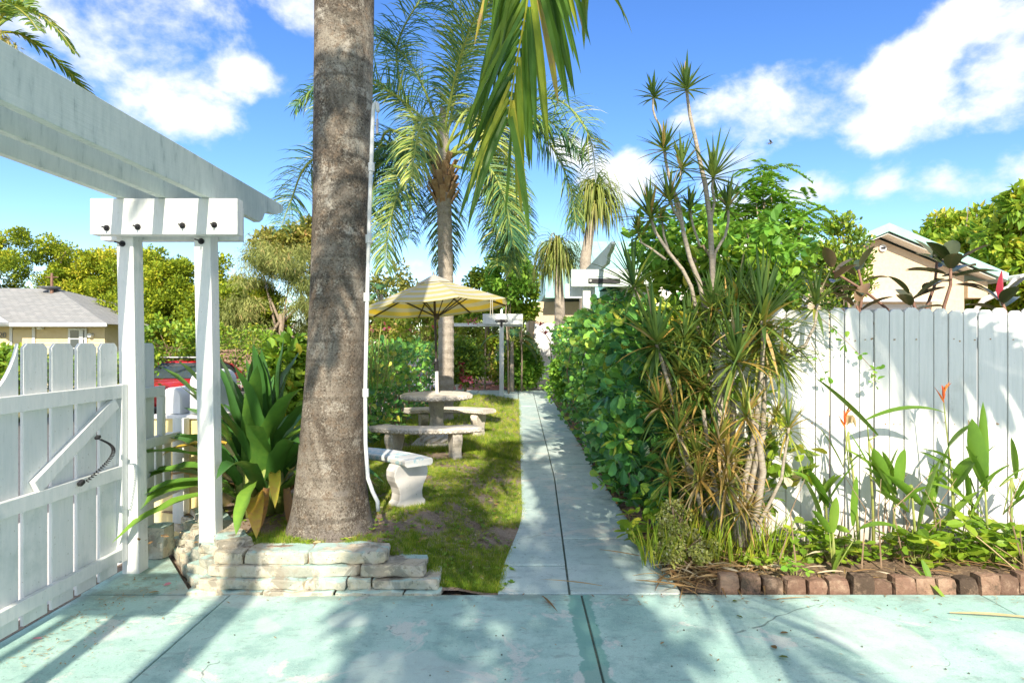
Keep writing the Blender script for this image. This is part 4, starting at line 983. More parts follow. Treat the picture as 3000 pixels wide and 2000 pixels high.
# ---------------------------------------------------------------- cars
def car(label, x, y, z0, rot, paint, rack=False, L=4.5, W=1.78, H=1.42):
    t = thing('parked_car', label, 'car', (x, y, z0), 'cars parked along the street')
    M = Matrix.Translation((x, y, z0)) @ Matrix.Rotation(rot, 4, 'Z')
    def part(name, mb, mat, par=t, **k):
        mb.v = [tuple(M @ Vector(v)) for v in mb.v]; return obj(name, mb, mat, par, **k)
    # nose towards -Y. stations: y, half width, z low, z belt, z top(hood)
    st = [(-2.25, .62, .38, .58), (-2.18, .76, .25, .68), (-1.9, .84, .20, .78), (-1.3, .88, .20, .88), (-0.75, .89, .20, .96), (0.3, .89, .20, .98), (1.2, .89, .20, 1.0), (1.75, .87, .22, 1.02), (2.1, .80, .28, .99), (2.22, .70, .40, .80)]
    m = MB(); rings = []
    for (yy, w, zl, zt) in st:
        mz = zl + (zt - zl) * .6
        rings.append([(-w * .92, yy, zl), (w * .92, yy, zl), (w, yy, zl + .1), (w * 1.0, yy, mz), (w * .93, yy, zt - .04), (w * .80, yy, zt), (-w * .80, yy, zt), (-w * .93, yy, zt - .04), (-w, yy, mz), (-w, yy, zl + .1)])
    m.loft(rings); part('body', m, paint, smooth=True, bevel=0.02)
    cab = [(-0.92, .78, .95, .96), (-0.15, .70, .95, H - .05), (0.35, .68, .95, H), (0.95, .67, .95, H - .02), (1.55, .70, .97, H - .16), (2.0, .74, .98, 1.0)]
    m = MB(); m.loft([[(-.80, yy, zb), (.80, yy, zb), (w, yy, zt), (w * .5, yy, zt + .012), (-w * .5, yy, zt + .012), (-w, yy, zt)] for (yy, w, zb, zt) in cab])
    gl = part('cabin_glass', m, 'glass_dark')
    m = MB(); m.loft([[(-w - .012, yy, zt - .02), (w + .012, yy, zt - .02), (w + .012, yy, zt + .02), (w * .5, yy, zt + .035), (-w * .5, yy, zt + .035), (-w - .012, yy, zt + .02)] for (yy, w, zb, zt) in cab[1:5]]); part('roof_panel', m, paint, smooth=True)
    for s in (-1, 1):
        for (a, b) in (((.80, -.95, .95), (.71, -.15, H - .04)), ((.815, .42, .96), (.69, .42, H - .01)), ((.80, 2.02, .98), (.71, 1.5, H - .14))):
            part('pillar', MB().bar((s * a[0], a[1], a[2]), (s * b[0], b[1], b[2]), .07, .06), paint)
        mr = MB(); mr.loft([[(s * (.90 + u * .16), -0.62 + v_, 1.0 + w_) for (v_, w_) in ((-.06 * k_, -.05 * k_), (.05 * k_, -.05 * k_), (.05 * k_, .07 * k_), (-.06 * k_, .07 * k_))] for u, k_ in ((0, .6), (.4, 1.1), (1.2, 1.1), (1.5, .7))]); part('side_mirror', mr, paint, bevel=0.01)
        part('headlight', MB().box(min(s * .42, s * .74), max(s * .42, s * .74), -2.215, -2.15, .56, .67), 'lamp_glass')
        part('tail_light', MB().box(min(s * .45, s * .72), max(s * .45, s * .72), 2.19, 2.235, .66, .82), 'car_red')
        for yy in (-1.4, 1.35):
            ty = part('wheel', MB().tube([(s * .70, yy, .31), (s * .90, yy, .31)], .31, 22), 'rubber'); part('rim', MB().tube([(s * .88, yy, .31), (s * .91, yy, .31)], .20, 16), 'steel', ty)
    part('bumper', MB().box(-.66, .66, -2.28, -2.2, .32, .48), paint, bevel=.02)
    if rack:
        for yy in (-0.05, 0.75):
            rk = part('roof_rack', MB().bar((-.72, yy, H + .09), (.72, yy, H + .09), .06, .035), 'black_metal')
            for s in (-1, 1): part('rack_foot', MB().box(min(s * .62, s * .70), max(s * .62, s * .70), yy - .04, yy + .04, H - .03, H + .075), 'black_metal', rk)
        part('rack_bar', MB().bar((-.78, -0.12, H + .13), (.72, -0.12, H + .13), .05, .03), 'trim_white')
    return t
car('red hatchback with roof rack parked beyond the gate post', -10.25, 19.0, -0.38, 0.0, 'car_red', True)
car('white sedan parked behind the strap-leaved plant', -9.4, 25.0, -0.38, 0.02, 'car_white')

# ---------------------------------------------------------------- foliage builders
def rand_unit(rg, k):
    v = rg.normal(size=(k, 3)); return v / np.linalg.norm(v, axis=1, keepdims=True)
def clumps(rg, c, rad, ncl, crad, squash=0.8, lower=-0.5):
    """centres of leafy clumps spread over an uneven crown"""
    c = np.array(c); rad = np.array(rad); out = []
    while len(out) < ncl:
        u = rand_unit(rg, 1)[0]
        if u[2] < lower: continue
        k = (0.62 + 0.42 * rg.random() ** 0.6) * (1 + 0.28 * mnoise.noise(Vector((u[0] * 1.9 + c[0], u[1] * 1.9, u[2] * 1.9 + c[1]))))
        out.append(c + u * rad * k)
    return np.array(out)
def fill_clumps(cl, rg, cen, crad, per, size, templ, tintc=0.45, tsd=0.2, out=0.6, grav=0.25, zspread=0.8, tj=None, wsc=None):
    k = len(cen) * per
    base = np.repeat(cen, per, 0); u = rand_unit(rg, k); rr = rg.random(k) ** 0.45
    R = np.repeat(np.asarray(crad) * (0.7 + 0.6 * rg.random(len(cen))), per)
    pos = base + u * (R * rr)[:, None] * np.array([1, 1, zspread])
    d = u * out + rand_unit(rg, k) * 0.7 + np.array([0, 0, -grav]); up = np.array([0, 0, 1.0]) + rand_unit(rg, k) * 0.7
    ct = np.repeat(rg.normal(0, tsd * 0.6, len(cen)), per)
    t = np.clip(tintc + ct + rg.normal(0, tsd, k), 0, 1)
    cl.add(templ, pos, d, up, size * (0.65 + 0.7 * rg.random(k)), t, wsc)
def limbs(m, base, top, cen, r0, rg, n=10):
    base = Vector(base); top = Vector(top)
    m.tube([base, base.lerp(top, .35) + Vector(rg.normal(0, .04, 3)), base.lerp(top, .7) + Vector(rg.normal(0, .06, 3)), top], [r0, r0 * .8, r0 * .6, r0 * .4], 9)
    idx = rg.choice(len(cen), min(n, len(cen)), replace=False)
    for i in idx:
        q = Vector(cen[i]); s = base.lerp(top, rg.uniform(.35, 1)); mid_ = s.lerp(q, .5) + Vector((0, 0, .08 * (q - s).length)) + Vector(rg.normal(0, .05, 3))
        m.tube([s, mid_, q], [r0 * .38, r0 * .24, r0 * .08], 6)
def tree(label, c, rad, base, mat, seed, ncl=60, crad=0.7, per=110, size=0.2, templ=LEAF_DIAMOND, r0=0.18, name='leafy_tree', cat='tree', group=None, lower=-0.5, tint=0.45, tsd=0.2, grav=0.25, trunk='bark', nl=12, zs=0.8):
    rg = np.random.default_rng(seed)
    t = thing(name, label, cat, tuple(base), group)
    cen = clumps(rg, c, rad, ncl, crad, lower=lower)
    cl = Cloud(); fill_clumps(cl, rg, cen, crad, per, size, templ, tint, tsd, grav=grav, zspread=zs)
    obj('crown', cl, mat, t, kind='stuff')
    m = MB(); limbs(m, base, (c[0], c[1], c[2]), cen, r0, rg, nl); obj('trunk', m, trunk, t, smooth=True)
    return t
def frond(m, pts, nl=60, L=0.8, w=0.03, droop=0.9, tint=0.4, tsd=0.12, seed=0, plume=0.0, rad=0.02, start=0.18, ang=55, rib=None, nseg=4, stripw=None, dead=0.0, taper=0.35):
    """a feather palm leaf along a spine"""
    rg = random.Random(seed); pts = [Vector(p) for p in pts]
    cum = [0.0]
    for a, b in zip(pts, pts[1:]): cum.append(cum[-1] + (b - a).length)
    def at(t):
        s = t * cum[-1]
        for i in range(len(pts) - 1):
            if s <= cum[i + 1] or i == len(pts) - 2:
                u = (s - cum[i]) / max(1e-6, cum[i + 1] - cum[i]); p0 = pts[max(i - 1, 0)]; p1 = pts[i]; p2 = pts[i + 1]; p3 = pts[min(i + 2, len(pts) - 1)]
                q = 0.5 * ((2 * p1) + (p2 - p0) * u + (2 * p0 - 5 * p1 + 4 * p2 - p3) * u * u + (3 * p1 - p0 - 3 * p2 + p3) * u ** 3)
                return q
    sp = [at(i / 24) for i in range(25)]
    (rib or m).cur = 0.8
    (rib or m).tube(sp, [rad * (1 - 0.8 * i / 24) for i in range(25)], 6)
    for i in range(nl):
        t = start + (1 - start) * (i + 0.5) / nl
        p = at(t); d = (at(min(1, t + .02)) - at(max(0, t - .02))).normalized()
        s = d.cross(Vector((0, 0, 1)))
        if s.length < .15: s = Vector((1, 0.2, 0))
        s.normalize(); n_ = s.cross(d)
        u = (t - start) / (1 - start)
        ll = L * (0.55 + 0.45 * math.sin(min(1, u * 1.6 + .12) * math.pi * .62)) * (1 - (1 - taper) * u ** 3) * rg.uniform(.85, 1.12)
        for sd in (-1, 1):
            a = math.radians(ang - 18 * u + rg.uniform(-7, 7)); pl = rg.uniform(-plume, plume)
            dd = d * math.cos(a) + (s * sd * math.cos(pl) + n_ * math.sin(pl) + n_ * 0.15) * math.sin(a)
            tt = min(1, max(0, tint + rg.gauss(0, tsd))); tt = min(1, tt + (.5 if rg.random() < dead else 0))
            # blade
            m.strip(p + s * sd * rad * .4, dd, ll, w * rg.uniform(.8, 1.15), nseg, droop * rg.uniform(.75, 1.3), tt, side=d, fold=0.5, prof=lambda q: (0.7 + 0.6 * q) * (1 - q ** 3) + .02)
def arch(p0, az, el, L, g, n=9):
    """a spine that leaves p0 at bearing az, elevation el and bends under its weight"""
    p = Vector(p0); d = Vector((math.cos(az) * math.cos(el), math.sin(az) * math.cos(el), math.sin(el))); out = [p.copy()]
    for i in range(n):
        p = p + d * (L / n); out.append(p.copy()); d = (d + Vector((0, 0, -1)) * g / n * (0.6 + i / n)).normalized()
    return out

# ---------------------------------------------------------------- the big trunk by the lawn (crown above the frame)
rp = thing('royal_palm', 'massive mottled grey palm trunk standing in the lawn behind the low wall', 'palm tree', (-1.38, 4.53, 0.25))
m = MB(); rings = []; Hs = [0.05, .16, .24, .32, .42, .55, .75, 1.0, 1.35, 1.7, 2.1, 2.6, 3.2, 3.8, 4.4, 5.2, 6.6, 9.0, 12.6]
rs = [.40, .345, .31, .288, .272, .258, .242, .228, .212, .205, .204, .207, .211, .213, .214, .21, .2, .18, .15]
for z, rr in zip(Hs, rs):
    cx = -1.385 + 0.12 * sm(z / 3.0) * .55 + 0.018 * z * .6; ring = []
    for j in range(40):
        a = 2 * math.pi * j / 40; k = 1 + 0.035 * mnoise.noise(Vector((math.cos(a) * 2, math.sin(a) * 2, z * 1.5))) + 0.16 * max(0, .5 - z) * mnoise.noise(Vector((math.cos(a) * 4, math.sin(a) * 4, 9))) + 0.10 * max(0, .36 - z) * mnoise.noise(Vector((math.cos(a) * 11, math.sin(a) * 11, z * 6)))
        ring.append((cx + rr * k * math.cos(a), 4.53 + rr * k * math.sin(a), z))
    rings.append(ring)
m.loft(rings); obj('trunk', m, 'royal_bark', rp, smooth=True)
topc = Vector((-1.18, 4.53, 13.6)); obj('crownshaft', MB().tube([(-1.195, 4.53, 12.5), (-1.185, 4.53, 13.0), topc], [.17, .19, .09], 14), 'green_stem', rp, smooth=True)
for k in range(11):
    m = MB(); frond(m, arch(topc - Vector((0, 0, .1)), k * 2.4, math.radians(60 - 5 * k), 3.2, 2.2), 46, .75, .04, .9, .4, seed=200 + k, plume=.5, rad=.035)
    obj('frond', m, 'queen_frond', rp)
cd = thing('conduit_pipe', 'thin white conduit pipe running up the big palm trunk with hooked end', 'pipe', tuple(P(1108, 1495, 4.34)))
pp = [P(1108, 1495, 4.33), P(1106, 1468, 4.31), P(1092, 1440, 4.32), P(1078, 1400, 4.33), P(1071, 1300, 4.36), P(1070, 1150, 4.36), P(1075, 900, 4.36), P(1083, 600, 4.36), P(1093, 330, 4.36), P(1096, 306, 4.36), P(1101, 301, 4.36), P(1106, 306, 4.36), P(1107, 328, 4.36)]
obj('pipe', MB().tube(pp, 0.0142, 10), 'conduit', cd, smooth=True)
for (px, py) in ((1071, 1150), (1074, 870), (1080, 700), (1088, 490)): obj('coupling', MB().tube([P(px, py - 12, 4.36), P(px, py + 12, 4.36)], 0.022, 10), 'conduit', cd)
obj('chain', MB().tube([P(1107, 328, 4.36), P(1105, 350, 4.36)], 0.004, 5).tube([P(1105, 350, 4.36), P(1105, 392, 4.36)], 0.011, 8), 'steel', cd)

# ---------------------------------------------------------------- strap-leaved lily clump
cr_ = thing('crinum_lily', 'big clump of broad dark green strap leaves between the pergola post and palm trunk', 'plant', (-2.05, 4.95, 0.3))
rgp = random.Random(21)
def lily(px0, base, d, L, w, droop, tint, **k):
    m = MB(); m.strip(base, d, L, w, 9, droop, tint, fold=0.45, roll=rgp.uniform(-.5, .5), prof=lambda t: (0.55 + 0.9 * t - 0.35 * t * t) * (1 - t ** 3.2) + .02, wave=.18, **k); obj('leaf', m, 'crinum', cr_, smooth=True)
for i in range(46):
    a = i * 2.39996; u = i / 46
    cx = -2.08 + 0.20 * math.cos(a) * u + rgp.uniform(-.10, .10); cy = 4.98 + 0.16 * math.sin(a) * u
    el = math.radians(86 - 58 * u + rgp.uniform(-8, 8)); L = rgp.uniform(.85, 1.12) * (1 - .12 * u)
    d = Vector((math.cos(a) * math.cos(el), math.sin(a) * math.cos(el) * .8, math.sin(el)))
    tn = rgp.uniform(.08, .48) if u < .8 else rgp.choice((.3, .55, .70, .82, .92, 1.0))
    lily(0, (cx, cy, .34 + .25 * (1 - u)), d, L, rgp.uniform(.15, .21), .5 + 1.6 * u, tn)
for (p0, p1, L, w, dr, tn) in (((-2.28, 4.80, .62), (-1, -.5, .25), .62, .11, 1.0, .50), ((-2.25, 4.72, .55), (-1, -.85, .22), .85, .11, 1.3, .48), ((-2.22, 4.68, .48), (-.9, -1.0, .0), .80, .12, .9, .60), ((-2.3, 4.85, .8), (-1, -.2, .1), .5, .12, .8, .90),
                               ((-2.32, 4.85, 1.05), (-.55, -.25, .9), .55, .14, .3, .60), ((-2.42, 4.75, .72), (-.8, -.5, .35), .55, .13, .9, .5),
                               ((-1.98, 4.62, .55), (.15, -.9, -.1), .55, .12, 1.3, .62), ((-1.85, 4.7, .60), (.35, -.9, .3), .55, .10, 1.9, .86), ((-1.75, 4.72, .62), (.55, -.7, .1), .5, .11, 1.9, .72), ((-1.78, 4.7, .85), (.9, -.5, .55), .62, .13, .9, .70),
                               ((-2.15, 4.6, .9), (-.45, -.4, .9), .75, .13, .6, .55), ((-1.9, 4.66, .5), (.1, -.6, -.6), .34, .08, .4, .97), ((-1.78, 4.74, .48), (.3, -.5, -.7), .36, .08, .4, 1.0)):
    lily(0, p0, p1, L, w, dr, tn)
m = MB()
for i in range(7): a = i * .9; m.tube([(-2.08 + .12 * math.cos(a), 4.98 + .12 * math.sin(a), .24), (-2.08 + .14 * math.cos(a), 4.98 + .14 * math.sin(a), .62)], [.07, .045], 9)
obj('stem', m, 'green_stem', cr_, smooth=True)

# ---------------------------------------------------------------- queen palm behind the table
qp = thing('queen_palm', 'tall queen palm with shaggy drooping crown behind the umbrella', 'palm tree', (-1.42, 12, 0.1))
m = MB(); pts = []; rd = []
for i in range(60):
    z = 0.05 + 4.95 * i / 59; pts.append((-1.40 + .035 * math.sin(z * .6) - .01 * z, 12, z)); rd.append(.155 - .018 * z / 5 + (.008 if i % 2 else -.004))
m.tube(pts, rd, 18); obj('trunk', m, 'palm_bark', qp, smooth=False)
cq = Vector((-1.45, 12, 5.0))
m = MB(); rg_ = random.Random(5)
for i in range(34):
    a = i * 2.4; z = 4.35 + .75 * (i / 34); rr = .15
    b = Vector((cq.x + rr * math.cos(a), 12 + rr * math.sin(a), z)); m.bar(b - Vector((math.cos(a) * .05, math.sin(a) * .05, .1)), b + Vector((math.cos(a) * .16, math.sin(a) * .16, .22)), .11, .03)
obj('leaf_boots', m, 'boot_fibre', qp)
obj('crownshaft', MB().tube([cq - Vector((0, 0, .1)), cq + Vector((0, 0, .6)), cq + Vector((0, 0, 1.2))], [.15, .12, .05], 10), 'palm_bark', qp)
def qfrond(pts, seed, tint=.35, nl=115, L=.78, droop=1.5, dead=.05):
    m = MB(); frond(m, pts, nl, L, .025, droop, tint + .07, .18, seed, plume=.9, rad=.032, start=.20, ang=62, nseg=4, dead=dead); obj('frond', m, 'queen_frond', qp)
for k in range(13):                          # spread all round, the older ones hanging
    az = k * 2.39996 + .4; el = math.radians(80 - 8 * k); g = 1.6 + .16 * k
    qfrond(arch(cq + Vector((0, 0, .55 - .03 * k)), az, el, 3.5 - .05 * k, g), 300 + k, .26 + .016 * k * (k % 3 != 0) + (.25 if k % 5 == 2 else 0))
for s, (pts) in enumerate(([(0, 0), (-90, -150), (-130, -330), (-60, -480), (30, -560)], [(0, 0), (40, -200), (60, -400), (-40, -560), (-160, -620)], [(0, 0), (-120, -190), (-250, -260), (-330, -200), (-360, -60)],
                           [(0, 0), (170, -150), (330, -190), (430, -90), (455, 60)], [(0, 0), (-130, -60), (-220, 0), (-270, 110), (-290, 230)], [(0, 0), (-60, -130), (-85, -60), (-90, 90), (-95, 220)], [(0, 0), (110, 30), (160, 110), (185, 210), (190, 290)],
                           [(0, 0), (120, -110), (190, -40), (215, 110), (222, 260)], [(0, 0), (-220, -60), (-380, -10), (-440, 110), (-470, 190)], [(0, 0), (60, -140), (110, -160), (150, -60), (160, 60)],
                           [(0, 0), (110, -90), (175, 20), (200, 170), (208, 310)], [(0, 0), (70, -60), (130, 60), (160, 190), (165, 300)], [(0, 0), (-150, -100), (-190, 20), (-205, 130), (-210, 240)], [(0, 0), (230, -130), (330, -40), (380, 80), (395, 170)])):
    qfrond([P(1292 + a, 480 + b, 12 + (.25 if i % 2 else -.2) * (s % 3 - 1) * i) for i, (a, b) in enumerate(pts)], 340 + s, (.22, .3, .34, .48, .3, .18, .3, .45, .35, .72, .62, .4, .3, .35)[s], 130, .76, 1.5)

# ---------------------------------------------------------------- coconut palms behind the camera: their leaves hang into view and dapple the paving
def coconut(label, base, crown, r0, n, seed, L=3.6, special=(), els=(68, -25), skip=None, nl=52, gsag=2.3, rb=.75):
    t = thing('coconut_palm', label, 'palm tree', tuple(base))
    base = Vector(base); crown = Vector(crown); m = MB()
    pts = []; rd = []
    for i in range(40):
        u = i / 39; pts.append(base.lerp(crown, u) + Vector((.12 * math.sin(u * 3), .08 * math.sin(u * 2.2), 0))); rd.append(r0 * (1.25 - .25 * sm(u * 6)) * (1 - .25 * u) + (.006 if i % 2 else 0))
    m.tube(pts, rd, 16); obj('trunk', m, 'palm_bark', t)
    ct = pts[-1]
    for k in range(n):
        az = k * 2.39996 + seed; u = k / max(1, n - 1); el = math.radians(els[0] + (els[1] - els[0]) * u)
        if skip and skip(az % (2 * math.pi), u): continue
        m = MB(); frond(m, arch(ct + Vector((0, 0, .1)), az, el, L, gsag - .6 * u), nl, .82, .045, 1.0, .42, .14, seed * 100 + k, plume=.25, rad=.035, start=.2, dead=.06); obj('frond', m, 'coconut_frond', t)
    for k, (pp_, kw) in enumerate(special):
        m = MB(); frond(m, [ct] + [Vector(q) for q in pp_], **kw); obj('frond', m, 'coconut_frond', t)
    return t
CA = (0.62, -1.2, 6.1)
hang = ([(0.55, 0.6, 6.0), (0.30, 1.8, 5.2), (0.09, 2.55, 4.15), P(1556, -60, 2.95), P(1540, 40, 3.0), P(1524, 120, 3.05), P(1508, 210, 3.1), P(1494, 300, 3.12), P(1488, 350, 3.12)],
        dict(nl=104, L=.74, w=.040, droop=1.0, tint=.36, tsd=.17, seed=501, plume=.45, rad=.022, start=.3, ang=38, nseg=6, dead=.08, taper=.9))
tip = ([(0.75, 0.6, 6.0), (0.62, 1.9, 5.3), P(1640, -520, 2.7), P(1690, -210, 2.9), P(1730, -90, 3.0)],
       dict(nl=46, L=.62, w=.040, droop=1.8, tint=.5, tsd=.18, seed=502, plume=.4, rad=.02, start=.3, ang=40, nseg=5, dead=.22, taper=.7))
fs = ([(1.6, -.3, 6.0), (2.3, .6, 5.1), (2.85, 1.15, 4.15), (3.45, 1.25, 3.88), (4.1, 1.3, 3.62)], dict(nl=120, L=1.0, w=.085, droop=1.9, tint=.4, seed=503, plume=.2, rad=.08, start=.3, ang=70, taper=.6))
fs2 = ([(1.5, .0, 5.9), (2.0, .3, 5.0), (2.3, .4, 3.9), (2.5, .4, 2.9)], dict(nl=44, L=.6, w=.05, droop=1.4, tint=.4, seed=504, plume=.3, rad=.04, start=.35, ang=45))
kw = lambda s, n=50, L=.75: dict(nl=n, L=L, w=.05, droop=1.0, tint=.4, seed=s, plume=.3, rad=.04, start=.25, ang=55)
SHADE = (([(-.3, -.9, 6.8), (-.9, -.4, 6.5), (-1.35, -.1, 5.7), (-1.6, .1, 4.7)], kw(505)), ([(-.2, -.8, 6.5), (-.7, -.3, 6.0), (-1.0, -.1, 5.2), (-1.15, 0, 4.3)], kw(506)), ([(.3, -.9, 6.1), (-.05, -1.0, 5.2), (-.25, -.95, 4.1), (-.3, -.9, 3.0)], kw(507, 48, .7)), ([(.95, -.5, 6.1), (.9, -.2, 5.1), (.78, -.15, 4.0), (.7, -.1, 3.0)], kw(508, 46, .6)), ([(-.4, -.5, 6.5), (-1.1, .3, 6.2), (-1.6, .8, 5.3)], kw(509)))
coconut('coconut palm overhead whose long drooping leaf hangs at the top of the view', (0.86, -1.45, -.02), CA, .20, 8, 1, special=(hang, tip, fs, fs2) + SHADE, els=(62, -20), skip=lambda a, u: u > .25 and 0.9 < a < 2.3)
coconut('slender coconut palm standing behind the camera', (-1.56, -2.6, -.02), (-1.50, -2.6, 15.0), .125, 7, 2, L=2.6)

tree('unseen broad-leaved tree added behind the camera to dapple the paving', (.40, -5.2, 5.9), (.85, .8, 1.1), (1.15, -5.4, -.05), 'mixed_leaf', 190, 62, .28, 46, .13, LEAF_OVAL, .14, 'unseen_tree', lower=-.95, tint=.4)  # out of view; crown added and shaped to throw dappled shade on the paving
# palm at the top left, beyond the gate
fp = thing('street_palm', 'palm crown with yellow flower stalks above the pergola rafters at top left', 'palm tree', tuple(P(-60, 1110, 10)))
ct = P(-30, 95, 10)
obj('trunk', MB().tube([P(-70, 1110, 10), P(-60, 700, 10), P(-45, 300, 10), ct], [.2, .17, .15, .13], 12), 'palm_bark', fp, smooth=True)
for k, pts in enumerate(([(0, 0), (70, -45), (160, -15), (240, 40), (310, 105)], [(0, 0), (60, -70), (130, -60), (200, -5), (250, 60)], [(0, 0), (50, -20), (110, 30), (150, 80), (170, 130)], [(0, 0), (-30, -80), (-80, -140), (-150, -150)], [(0, 0), (-80, -30), (-160, 20), (-220, 90)], [(0, 0), (20, -80), (10, -150), (-30, -200)])):
    m = MB(); frond(m, [ct + Vector((a * 10 / FPX * 1.0, .3 * (k % 3 - 1) * i, -b * 10 / FPX)) for i, (a, b) in enumerate(pts)], 54, .34, .035, 1.0, .42, .16, 520 + k, plume=.3, rad=.025, start=.15, ang=55); obj('frond', m, 'coconut_frond', fp)
cl = Cloud(); rgn = np.random.default_rng(31)
fill_clumps(cl, rgn, np.array([ct + Vector((x, -.2, z)) for x, z in ((.15, -.05), (.3, -.15), (.45, -.3), (.1, -.3), (.55, -.45), (.3, -.42))]), .17, 90, .11, LEAF_NEEDLE, .75, .2, grav=1.2, wsc=2.0)
obj('flower_stalks', cl, 'ponytail', fp, kind='stuff')

# ---------------------------------------------------------------- trees across the street
TG = 'trees across the street'
cedars = [('dark feathery tree with pale flat top at far left above the cottage roof', (-27, 34, 3.3), (5.2, 3, 4.2), .5), ('dark green cedar filling the gap behind the satellite dish', (-23.6, 35, 2.7), (3.2, 2.6, 3.6), .42), ('broad bright green cedar behind the cottage roof ridge', (-20.5, 33, 2.9), (3.6, 2.6, 3.5), .55), ('rounded yellow-green cedar between the two pergola posts', (-16.4, 30, 2.6), (2.7, 2.4, 3.3), .5),
          ('low yellow-green cedar just right of the pergola posts', (-13.2, 29, 2.0), (2.2, 2.2, 2.6), .42)]
for k, (lb, c, rad, tn) in enumerate(cedars):
    tree(lb, c, rad, (c[0], c[1] + .3, -.35), 'cedar', 40 + k, 150, .55, 430, .165, LEAF_DIAMOND, .22, 'cedar_tree', group=TG, lower=-.85, tint=tn, tsd=.2, grav=-.3)
tree('olive-green weeping tree left of the big palm trunk', (-10.6, 27.5, 2.9), (2.5, 2.2, 3.3), (-10.6, 27.5, -.3), 'olive_leaf', 50, 140, .55, 330, .22, LEAF_NEEDLE, .2, 'weeping_tree', group=TG, lower=-.9, grav=.7, tint=.5)
tree('tree with golden brown top rising behind the weeping tree', (-10.4, 31, 5.9), (2.6, 2, 1.5), (-10.4, 31, -.3), 'autumn_leaf', 51, 60, .5, 150, .24, LEAF_OVAL, .2, group=TG, lower=-.3, tint=.4)
tree('bushy bright tree seen to the right of the big trunk', (-6.3, 30, 2.6), (2.6, 2, 2.6), (-6.3, 30, -.3), 'autumn_leaf', 52, 50, .6, 110, .2, LEAF_OVAL, .2, group=TG, lower=-.8, tint=.25)
tree('distant dark green tree behind the queen palm trunk', (-2.6, 36, 2.2), (3.2, 2, 2.2), (-2.6, 36, -.3), 'mixed_leaf', 53, 60, .6, 110, .2, LEAF_OVAL, .2, group=TG, lower=-.8)
def shrub(label, c, rad, mat, seed, ncl=40, crad=.25, per=70, size=.09, templ=LEAF_OVAL, name='shrub', group=None, lower=-.9, tint=.45, tsd=.2, stem='twig', grav=.1, cat='shrub', nl=12):
    return tree(label, c, rad, (c[0], c[1], max(-.05, c[2] - rad[2] * 1.05)), mat, seed, ncl, crad, per, size, templ, .03, name, cat, group, lower, tint, tsd, grav, stem, nl)
# clipped hedges by the street
SG = 'shrubs along the street'
for k, (px, py, Y, rx, rz, lb) in enumerate(((-10, 1085, 14, .7, .55, 'bright green shrub at the far left edge behind the gate'), (190, 1095, 15.5, 1.3, .36, 'low green hedge seen between the gate pickets'), (320, 1095, 15.5, .9, .36, 'low green hedge behind the gate post'), (490, 1010, 19, 1.2, .7, 'bright round shrub behind the red car'),
                                          (880, 1130, 7.0, .35, .45, 'light green shrub left of the big palm trunk base'), (690, 1020, 22, 1.6, 1.0, 'green bush behind the strap-leaved plant'))):
    q = P(px, py, Y); shrub(lb, tuple(q), (rx, rx * .8, rz), 'bright_leaf', 60 + k, 46, .28, 60, .12, LEAF_OVAL, group=SG, tint=.45)
bw = obj('red_wall', MB().box(-13, -7.2, 25, 25.2, -.2, 1.25).box(-13.05, -7.15, 24.95, 25.25, 1.252, 1.34), 'brick'); tag(bw, 'low reddish garden wall far behind the white car', 'wall')

